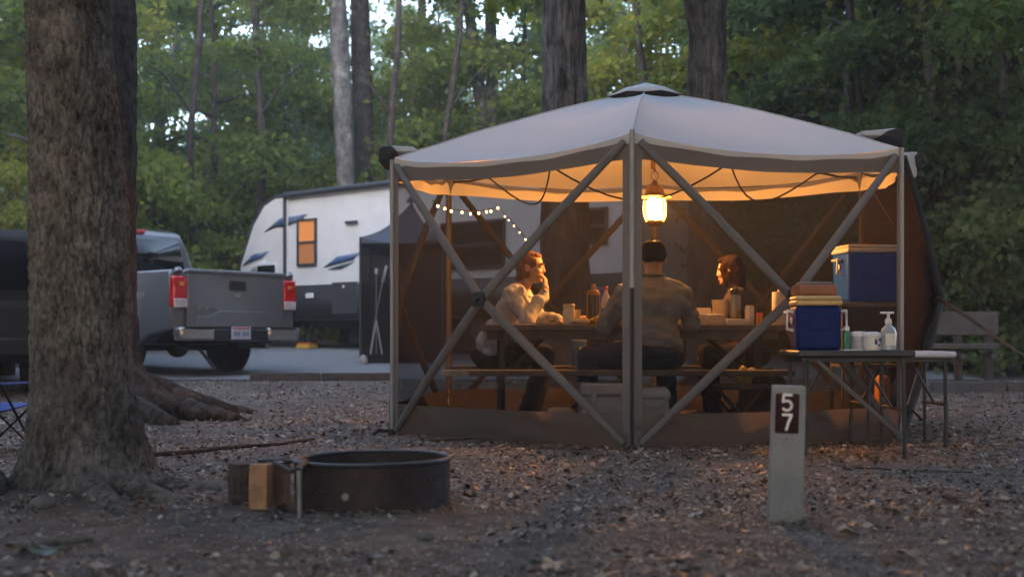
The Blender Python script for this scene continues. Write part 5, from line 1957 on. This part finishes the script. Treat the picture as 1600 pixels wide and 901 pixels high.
camp_chair("camp_chair", "pale blue folding chair with dark frame by the trailer, seen between jar and man", (PX(922, 17.6), 17.6, ground_z(0, 17.6) + .12), .15, mat_bchair, mat_under, 1.15)
camp_chair("camp_chair", "bright blue folding chair with dark frame half hidden behind the massive trunk", (PX(-12, 7.9), 7.9, 0), 2.85, M("bright_blue_fabric", (.012, .06, .32), rough=.75), mat_under, .68)

# ------------------------------------------------------------------ park bench and border timbers on the right
by = 15.0
bz = ground_z(0, by)
bn = thing("park_bench", "weathered grey plank bench at the edge of the woods beyond the tent", "bench", (PX(1507, by), by, bz), 0, world=True)
o = MB().box(P(1506, 505, by), (.80, .045, .275)).build("backrest_plank", mat_greywood, bn, bevel=.008)
MB().box(P(1504, 541, by - .1), (.80, .16, .07)).build("seat_plank", mat_greywood, bn, bevel=.008)
MB().box(P(1504, 541, by - .28), (.78, .16, .06)).build("seat_plank", mat_greywood, bn, bevel=.008)
for px in (1497, 1545):
    MB().box(P(px, 540, by + .06) + Vector((0, 0, -.05)), (.085, .085, .72)).build("post", mat_greywood, bn, bevel=.008)
    MB().box(P(px, 556, by - .14), (.07, .36, .06)).build("seat_arm", mat_greywood, bn, bevel=.006)
for i, (p0, p1, lab) in enumerate([(1455, 1570, "low border timber lying under the park bench"), (1574, 1700, "low border timber continuing past the park bench")]):
    Yb = 14.5
    o = MB().box(((PX(p0, Yb) + PX(p1, Yb)) / 2, Yb + .05 * i, ground_z(0, Yb) + .05), (PX(p1, Yb) - PX(p0, Yb), .13, .13)).build("border_timber", mat_greywood, bevel=.012)
    tag(o, lab, "timber")
for i, (p0, p1, lab) in enumerate([(392, 500, "dark edging timber between the pickup's tyre and the gravel"), (503, 612, "dark edging timber running on behind the tent's corner")]):
    Yb = 16.2
    o = MB().box(((PX(p0, Yb) + PX(p1, Yb)) / 2, Yb, ground_z(0, Yb) + .045), (PX(p1, Yb) - PX(p0, Yb), .14, .10)).build("edging_timber", mat_log_dark, bevel=.012)
    tag(o, lab, "timber")

# ------------------------------------------------------------------ people
mat_skin = M("skin", (.42, .26, .19), rough=.55, var=.1, scale=14)
mat_shirt_w = M("cream_shirt", (.43, .445, .50), rough=.9, var=.10, scale=10, bump=.2, bscale=120)
mat_shirt_m = M("grey_shirt", (.225, .225, .23), rough=.9, var=.12, scale=10, bump=.2, bscale=120)
mat_shirt_d = M("dark_jacket", (.035, .022, .022), rough=.85, var=.15)
mat_jeans = M("navy_jeans", (.022, .026, .05), rough=.9, var=.2)
mat_blacktr = M("black_trousers", (.016, .014, .015), rough=.9, var=.2)
mat_hair_r = M("auburn_hair", (.17, .088, .048), rough=.75, spec=.15, var=.35, scale=60)
mat_hair_d = M("dark_brown_hair", (.014, .007, .005), rough=.9, spec=.08, var=.35, scale=60)
mat_shoe = M("dark_shoe", (.02, .018, .017), rough=.7)
mat_capm = M("dark_cap", (.007, .007, .007), rough=1, var=.15, spec=.1)
mat_eye = M("eye_white", (.26, .24, .23), rough=.2)
mat_iris = M("iris", (.02, .012, .008), rough=.2)
mat_lips = M("lips", (.34, .12, .10), rough=.45)


def fuse(mb, voxel, smooth=4, wrinkle=0, seed=0):
    """one continuous skin round all the shapes in mb"""
    me = bpy.data.meshes.new("fuse")
    me.from_pydata([tuple(v) for v in mb.v], [], mb.f)
    bm = bmesh.new()
    bm.from_mesh(me)
    bmesh.ops.recalc_face_normals(bm, faces=bm.faces)
    bm.to_mesh(me)
    bm.free()
    o = bpy.data.objects.new("fuse", me)
    C.objects.link(o)
    rm = o.modifiers.new("r", 'REMESH')
    rm.mode = 'VOXEL'
    rm.voxel_size = voxel
    if smooth:
        sm = o.modifiers.new("s", 'SMOOTH')
        sm.factor = .5
        sm.iterations = smooth
    bpy.context.view_layer.update()
    dg = bpy.context.evaluated_depsgraph_get()
    out = bpy.data.meshes.new_from_object(o.evaluated_get(dg))
    bpy.data.objects.remove(o)
    if wrinkle:
        for v in out.vertices:
            p = v.co * 7 + Vector((seed, 0, 0))
            w = noise.noise(Vector((p.x, p.y, p.z * 1.8)) + Vector((noise.noise(p), noise.noise(p * 1.3), 0)) * 1.2)
            v.co += v.normal * wrinkle * (w - .6 * abs(noise.noise(p * 2.6)))
    out.shade_smooth()
    return out


def link_mesh(me, name, mat, parent, off):
    me.transform(Matrix.Translation(-Vector(off)))
    me.name = name
    o = bpy.data.objects.new(name, me)
    C.objects.link(o)
    me.materials.clear()
    me.materials.append(mat)
    o.parent = parent
    return o


def frame(f, u=(0, 0, 1)):
    f = Vector(f).normalized()
    r = f.cross(Vector(u)).normalized()
    u2 = r.cross(f)
    return Matrix((r, f, u2)).transposed()          # columns: right, forward, up


def head_shapes(mb, c, R, k=1.0):
    def E(p, r):
        mb.ell(c + R @ (Vector(p) * k), tuple(x * k for x in r), R, 18, 12)

    def CO(a, b, ra, rb):
        mb.cone(c + R @ (Vector(a) * k), c + R @ (Vector(b) * k), ra * k, rb * k, 10)
    E((0, -.012, .03), (.077, .097, .086))
    E((0, .022, -.03), (.064, .074, .088))
    E((0, .042, -.078), (.047, .046, .036))
    E((0, .078, -.098), (.021, .017, .016))
    CO((0, .092, .010), (0, .104, -.026), .008, .010)
    E((0, .098, -.030), (.016, .010, .008))
    E((0, .078, .024), (.052, .018, .013))
    for s in (-1, 1):
        E((s * .036, .064, -.028), (.026, .026, .026))
        E((s * .080, -.008, -.012), (.011, .021, .032))
    E((0, .091, -.060), (.024, .011, .007))
    E((0, .088, -.072), (.022, .011, .007))


def face_parts(t, c, R, k, off, browmat):
    for s in (-1, 1):
        e = MB().ell(c + R @ (Vector((s * .031, .079, .002)) * k), .0115 * k, R, 12, 8)
        eo = e.build("eye", mat_eye, t)
        MB().ell(c + R @ (Vector((s * .031, .0885, .002)) * k), .0058 * k, R, 10, 6).build("iris", mat_iris, eo)
        MB().tube([c + R @ (Vector((s * .016, .098, .024)) * k), c + R @ (Vector((s * .032, .097, .030)) * k), c + R @ (Vector((s * .050, .084, .024)) * k)], .0042 * k, 6).build("eyebrow", browmat, t)
    MB().tube([c + R @ (Vector((-.022, .094, -.066)) * k), c + R @ (Vector((0, .1005, -.065)) * k), c + R @ (Vector((.022, .094, -.066)) * k)], .0045 * k, 6).build("lips", mat_lips, t)


def hand_shapes(mb, w, d, n, curl, spread=.18, side=1, thumb_in=.6, k=1.0):
    """palm and five fingers: w wrist, d towards the fingers, n out of the back of the hand"""
    w, d, n = Vector(w), Vector(d).normalized(), Vector(n).normalized()
    n = (n - d * n.dot(d)).normalized()
    s = d.cross(n) * side
    R = Matrix((s, d, n)).transposed()
    mb.cone(w, w + d * .03 * k, .026 * k, .028 * k)
    mb.ell(w + d * .052 * k, (.040 * k, .048 * k, .016 * k), R, 14, 10)
    L = [.072, .082, .076, .060]
    for i in range(4):
        b = w + d * .088 * k + s * (.030 - .020 * i) * k
        fd = (d + s * spread * (.5 - i / 3) * .6).normalized()
        p = b
        for j, (q, rr) in enumerate(((.45, .0098), (.32, .009), (.23, .0082))):
            ang = curl * (.55 + .5 * j) * (1 + .06 * i)
            dd = (fd * math.cos(ang) - n * math.sin(ang))
            p2 = p + dd * L[i] * q * k
            mb.cone(p, p2, rr * k, rr * .92 * k, 8)
            p = p2
    tb = w + d * .028 * k + s * .030 * k
    td = (d * .62 + s * (.75 - .5 * thumb_in) - n * .55 * thumb_in).normalized()
    t1 = tb + td * .042 * k
    t2 = t1 + (td * .8 + d * .35 - n * .25 * thumb_in).normalized() * .032 * k
    mb.cone(tb, t1, .0135 * k, .0115 * k, 8)
    mb.cone(t1, t2, .011 * k, .009 * k, 8)


def foot_shapes(mb, an, d, g=0):
    an, d = Vector(an), Vector(d).normalized()
    R = frame(d)
    mb.ell(an + d * .07 + Vector((0, 0, -.045)), (.042, .13, .038), R, 14, 10)
    mb.ell(an + Vector((0, 0, -.03)), (.038, .055, .05), R, 12, 8)


def person(name, label, Jt, g, shirt, pants, hands, head_f, head_u, k=1.05, feet=(1, 0, 0), seed=0):
    J = {a: Vector(b) for a, b in Jt.items()}
    off = Vector((J['pelvis'].x, J['pelvis'].y, 0))
    t = thing(name, label, "person", off, 0, world=True)
    up = (J['neck'] - J['pelvis']).normalized()
    rt_ = (J['shR'] - J['shL'])
    rt_ = (rt_ - up * rt_.dot(up)).normalized()
    fw = up.cross(rt_)
    TR = Matrix((rt_, fw, up)).transposed()
    PR = frame((J['knL'] + J['knR']) / 2 - J['pelvis'])
    hR = frame(head_f, head_u)
    hc = J['head']
    # the body: one continuous surface
    mb = MB()
    head_shapes(mb, hc, hR, k)
    mb.cone(J['neck'] - up * .03, hc + hR @ Vector((0, -.025, -.06)), .058 * g, .053 * g)
    sh = (J['shL'] + J['shR']) / 2

    def torso(m, e):
        m.ell(J['pelvis'] + up * e * 2.6, (.175 * g + e, .135 * g + e, .12 + e * .3), TR, 20, 14)
        m.ell(J['pelvis'].lerp(J['chest'], .45), (.155 * g + e, .12 * g + e, .15 + e), TR, 20, 14)
        m.ell(J['chest'], (.172 * g + e, .118 * g + e, .19 + e), TR, 20, 14)
        for s in ('L', 'R'):
            m.cone(J['neck'].lerp(J['sh' + s], .18) - up * .045, J['sh' + s], .062 * g + e, .062 * g + e)
            m.cone(J['chest'] + up * .04, J['sh' + s], .10 * g + e, .062 * g + e)

    def arm(m, s, e, upto=1.0):
        m.cone(J['sh' + s], J['el' + s], .058 * g + e, .044 * g + e)
        m.cone(J['el' + s], J['el' + s].lerp(J['wr' + s], upto), .044 * g + e, .030 * g + e * .9)

    def leg(m, s, e, upto=1.0):
        m.cone(J['pelvis'].lerp(J['hip' + s], .8), J['kn' + s], .098 * g + e, .064 * g + e)
        m.cone(J['kn' + s], J['kn' + s].lerp(J['an' + s], upto), .064 * g + e, .046 * g + e * 1.3)
    torso(mb, 0)
    for s in 'LR':
        arm(mb, s, 0)
        leg(mb, s, 0)
        foot_shapes(mb, J['an' + s], feet)
        h = hands[s]
        hand_shapes(mb, J['wr' + s], h[0], h[1], h[2], side=h[3], thumb_in=h[4] if len(h) > 4 else .6, k=k)
    link_mesh(fuse(mb, .0062, 3), "body", mat_skin, t, off)
    face_parts(t, hc, hR, k, off, mat_hair_d)
    # clothes follow the body
    mb = MB()
    torso(mb, .020)
    for s in 'LR':
        arm(mb, s, .021, .93)
        mb.cone(J['sh' + s].lerp(J['pelvis'], .15), J['sh' + s].lerp(J['el' + s], .35), .085 * g, .070 * g)
        c = J['el' + s].lerp(J['wr' + s], .95)
    link_mesh(fuse(mb, .011, 10, 0.020, seed), "shirt", shirt, t, off)
    mb = MB()
    mb.ell(J['pelvis'] - up * .045, (.178 * g + .020, .14 * g + .020, .105), TR, 20, 14)
    for s in 'LR':
        leg(mb, s, .012, .97)
    link_mesh(fuse(mb, .011, 5, 0.015, seed + 9), "trousers", pants, t, off)
    for s in 'LR':
        mb = MB()
        an, d = J['an' + s], Vector(feet).normalized()
        R = frame(d)
        mb.ell(an + d * .07 + Vector((0, 0, -.045)), (.05, .142, .046), R, 16, 10)
        mb.ell(an + Vector((0, 0, -.03)), (.047, .066, .06), R, 14, 8)
        link_mesh(fuse(mb, .009, 3), "shoe", mat_shoe, t, off)
    return t, hc, hR, off, J


def hair_mesh(t, shapes, mat, off, voxel=.007, wr=.006, name="hair", seed=3):
    mb = MB()
    for f in shapes:
        f(mb)
    me = fuse(mb, voxel, 2)
    for v in me.vertices:
        p = v.co
        v.co = p + v.normal * wr * noise.noise(Vector((p.x * 55, p.y * 55, p.z * 14)) + Vector((seed, 0, 0)))
    link_mesh(me, name, mat, t, off)


# woman at the left end, chin on her hand
w1 = dict(pelvis=(-.16, 10.08, .60), chest=(.0, 10.0, .90), neck=(.085, 9.97, 1.10), head=(.150, 9.945, 1.255),
          shL=(.075, 10.14, 1.045), shR=(.005, 9.82, 1.04), elL=(.22, 10.02, .865), elR=(.115, 9.70, .845), wrL=(.36, 9.80, .835), wrR=(.255, 9.80, 1.06),
          hipL=(-.14, 10.17, .58), hipR=(-.14, 9.99, .57), knL=(.26, 10.15, .58), knR=(.26, 9.92, .57), anL=(.18, 10.1, .12), anR=(.10, 9.9, .12))
t, hc, hR, off, Jw = person("person", "woman in a cream shirt sitting with chin propped on her hand", w1, 1.02, mat_shirt_w, mat_blacktr,
                            dict(L=((.7, -.5, -.15), (.1, .1, 1), .35, 1, .3), R=((.0, .12, 1.0), (.9, -.35, .0), 1.05, 1, .9)), (.95, -.30, -.06), (.05, 0, 1), 1.04, feet=(.9, -.2, 0), seed=1)


def h1(mb):
    E = lambda p, r: mb.ell(hc + hR @ Vector(p), r, hR, 18, 12)
    E((0, -.024, .044), (.083, .098, .085))
    E((0, -.05, .0), (.080, .078, .088))
    E((0, -.06, -.06), (.066, .055, .066))
    for s in (-1, 1):
        E((s * .064, .012, .035), (.026, .055, .045))
        E((s * .070, -.022, -.045), (.022, .034, .05))
    E((0, .032, .088), (.058, .046, .026))
    E((0, -.085, -.11), (.05, .035, .06))


hair_mesh(t, [h1], mat_hair_r, off)
# watch on the far wrist, collar placket
wv = Jw['wrL']
dv = (Jw['wrL'] - Jw['elL']).normalized()
MB().lathe([(.036, -.012), (.039, -.010), (.039, .010), (.036, .012)], 18, wv - dv * .012, rotmat(dv), closed=False).build("watch", M("watch_band", (.12, .16, .15), rough=.4, metal=.4), t)
mb = MB()
nk = Jw['neck']
mb.tube([nk + hR @ Vector((.062 * math.cos(a), .066 * math.sin(a) - .004, -.045 + .02 * math.cos(a - 1.57) * -1)) for a in [2 * PI * k / 16 for k in range(17)]], .013, 8)
mb.build("collar", mat_shirt_w, t)

# man with his back to us on the near bench
m1 = dict(pelvis=(.985, 8.94, .605), chest=(.985, 9.03, .90), neck=(1.00, 9.11, 1.125), head=(1.012, 9.17, 1.275),
          shL=(.80, 9.06, 1.005), shR=(1.20, 9.06, 1.005), elL=(.665, 9.15, .795), elR=(1.285, 9.15, .80), wrL=(.80, 9.37, .845), wrR=(1.20, 9.40, .85),
          hipL=(.88, 8.95, .585), hipR=(1.08, 8.97, .585), knL=(.54, 9.0, .57), knR=(1.13, 9.42, .58), anL=(.52, 9.12, .12), anR=(1.14, 9.38, .12))
t, hc, hR, off, Jm = person("person", "broad man in grey shirt and dark cap with his back turned, on the near bench", m1, 1.12, mat_shirt_m, mat_jeans,
                            dict(L=((.5, .85, 0), (-.2, 0, 1), .6, 1), R=((-.4, .9, 0), (.2, 0, 1), .6, -1)), (.05, 1, -.08), (0, 0, 1), 1.08, feet=(-.2, .9, 0), seed=4)


def h2(mb):
    E = lambda p, r: mb.ell(hc + hR @ Vector(p), r, hR, 18, 12)
    E((0, -.040, -.006), (.0865, .087, .034))


hair_mesh(t, [h2], mat_hair_d, off)
cap = MB()
kk = 1.08
cap.grid(lambda u, v: hc + hR @ Vector((.089 * kk * math.cos(2 * PI * u) * math.cos(PI / 2 * v) ** .7, -.012 + .110 * kk * math.sin(2 * PI * u) * math.cos(PI / 2 * v) ** .7, .004 + .012 * math.sin(2 * PI * u) + .128 * math.sin(PI / 2 * v))), 32, 10, closed_u=True)
co = cap.build("cap", mat_capm, t)
MB().grid(lambda u, v: hc + hR @ Vector(((.085 * (1 - .25 * v)) * (2 * u - 1), .08 + .075 * v * (1 - .5 * (2 * u - 1) ** 2), .03 - .012 * (2 * u - 1) ** 2 - .01 * v)), 12, 5).build("brim", mat_capm, co, solid=.004)
MB().ell(hc + hR @ Vector((0, -.012, .134)), (.01, .01, .006)).build("button", mat_capm, co)
MB().box(hc + hR @ Vector((.012, -.131, .018)), (.05, .008, .013), hR).build("strap", mat_white, co)
mb = MB()
nk = Jm['neck']
mb.tube([nk + Vector((.078 * math.cos(a), .072 * math.sin(a) + .0, .028)) for a in [2 * PI * k / 18 for k in range(19)]], .012, 8)
mb.build("collar", mat_shirt_m, t)

# dark haired woman across the table, in profile
w2 = dict(pelvis=(1.90, 10.22, .60), chest=(1.82, 10.18, .90), neck=(1.765, 10.16, 1.09), head=(1.725, 10.15, 1.245),
          shL=(1.76, 9.99, 1.03), shR=(1.80, 10.34, 1.03), elL=(1.68, 9.83, .84), elR=(1.62, 10.2, .85), wrL=(1.47, 9.80, .86), wrR=(1.42, 9.98, .86),
          hipL=(1.88, 10.12, .58), hipR=(1.88, 10.31, .58), knL=(1.55, 10.06, .58), knR=(1.55, 10.3, .58), anL=(1.6, 10.1, .12), anR=(1.6, 10.3, .12))
t, hc, hR, off, Jd = person("person", "dark haired woman in a dark jacket in profile behind the large cup", w2, .98, mat_shirt_d, mat_blacktr,
                            dict(L=((-.9, .1, 0), (0, -.2, 1), .5, -1), R=((-.9, -.2, 0), (0, 0, 1), .5, 1)), (-.92, .36, -.12), (0, 0, 1), .97, feet=(-.9, 0, 0), seed=7)


def h3(mb):
    E = lambda p, r: mb.ell(hc + hR @ (Vector(p) * .92), tuple(q * .92 for q in r), hR, 18, 12)
    E((0, -.022, .042), (.087, .101, .088))
    E((0, -.055, -.02), (.088, .082, .10))
    E((0, -.068, -.11), (.085, .062, .11))
    for s in (-1, 1):
        E((s * .072, .012, .005), (.026, .060, .075))
        E((s * .076, .004, -.075), (.026, .056, .09))
        E((s * .075, -.03, -.16), (.03, .045, .05))
    E((0, .052, .088), (.06, .04, .03))


hair_mesh(t, [h3], mat_hair_d, off)

# ------------------------------------------------------------------ evening air between the trees
hz, ht, hb = nt("haze_air")
ht.nodes.remove(hb)
pv = ht.nodes.new('ShaderNodeVolumePrincipled')
pv.inputs['Color'].default_value = (.86, .92, 1.0, 1)
pv.inputs['Density'].default_value = .0021
pv.inputs['Anisotropy'].default_value = .2
ht.links.new(pv.outputs[0], ht.nodes['Material Output'].inputs['Volume'])
o = MB().box((0, 0, 9.0), (5200, 5200, 29)).build("haze", hz, smooth=False)
tag(o, kind='stuff')
o.display_type = 'WIRE'
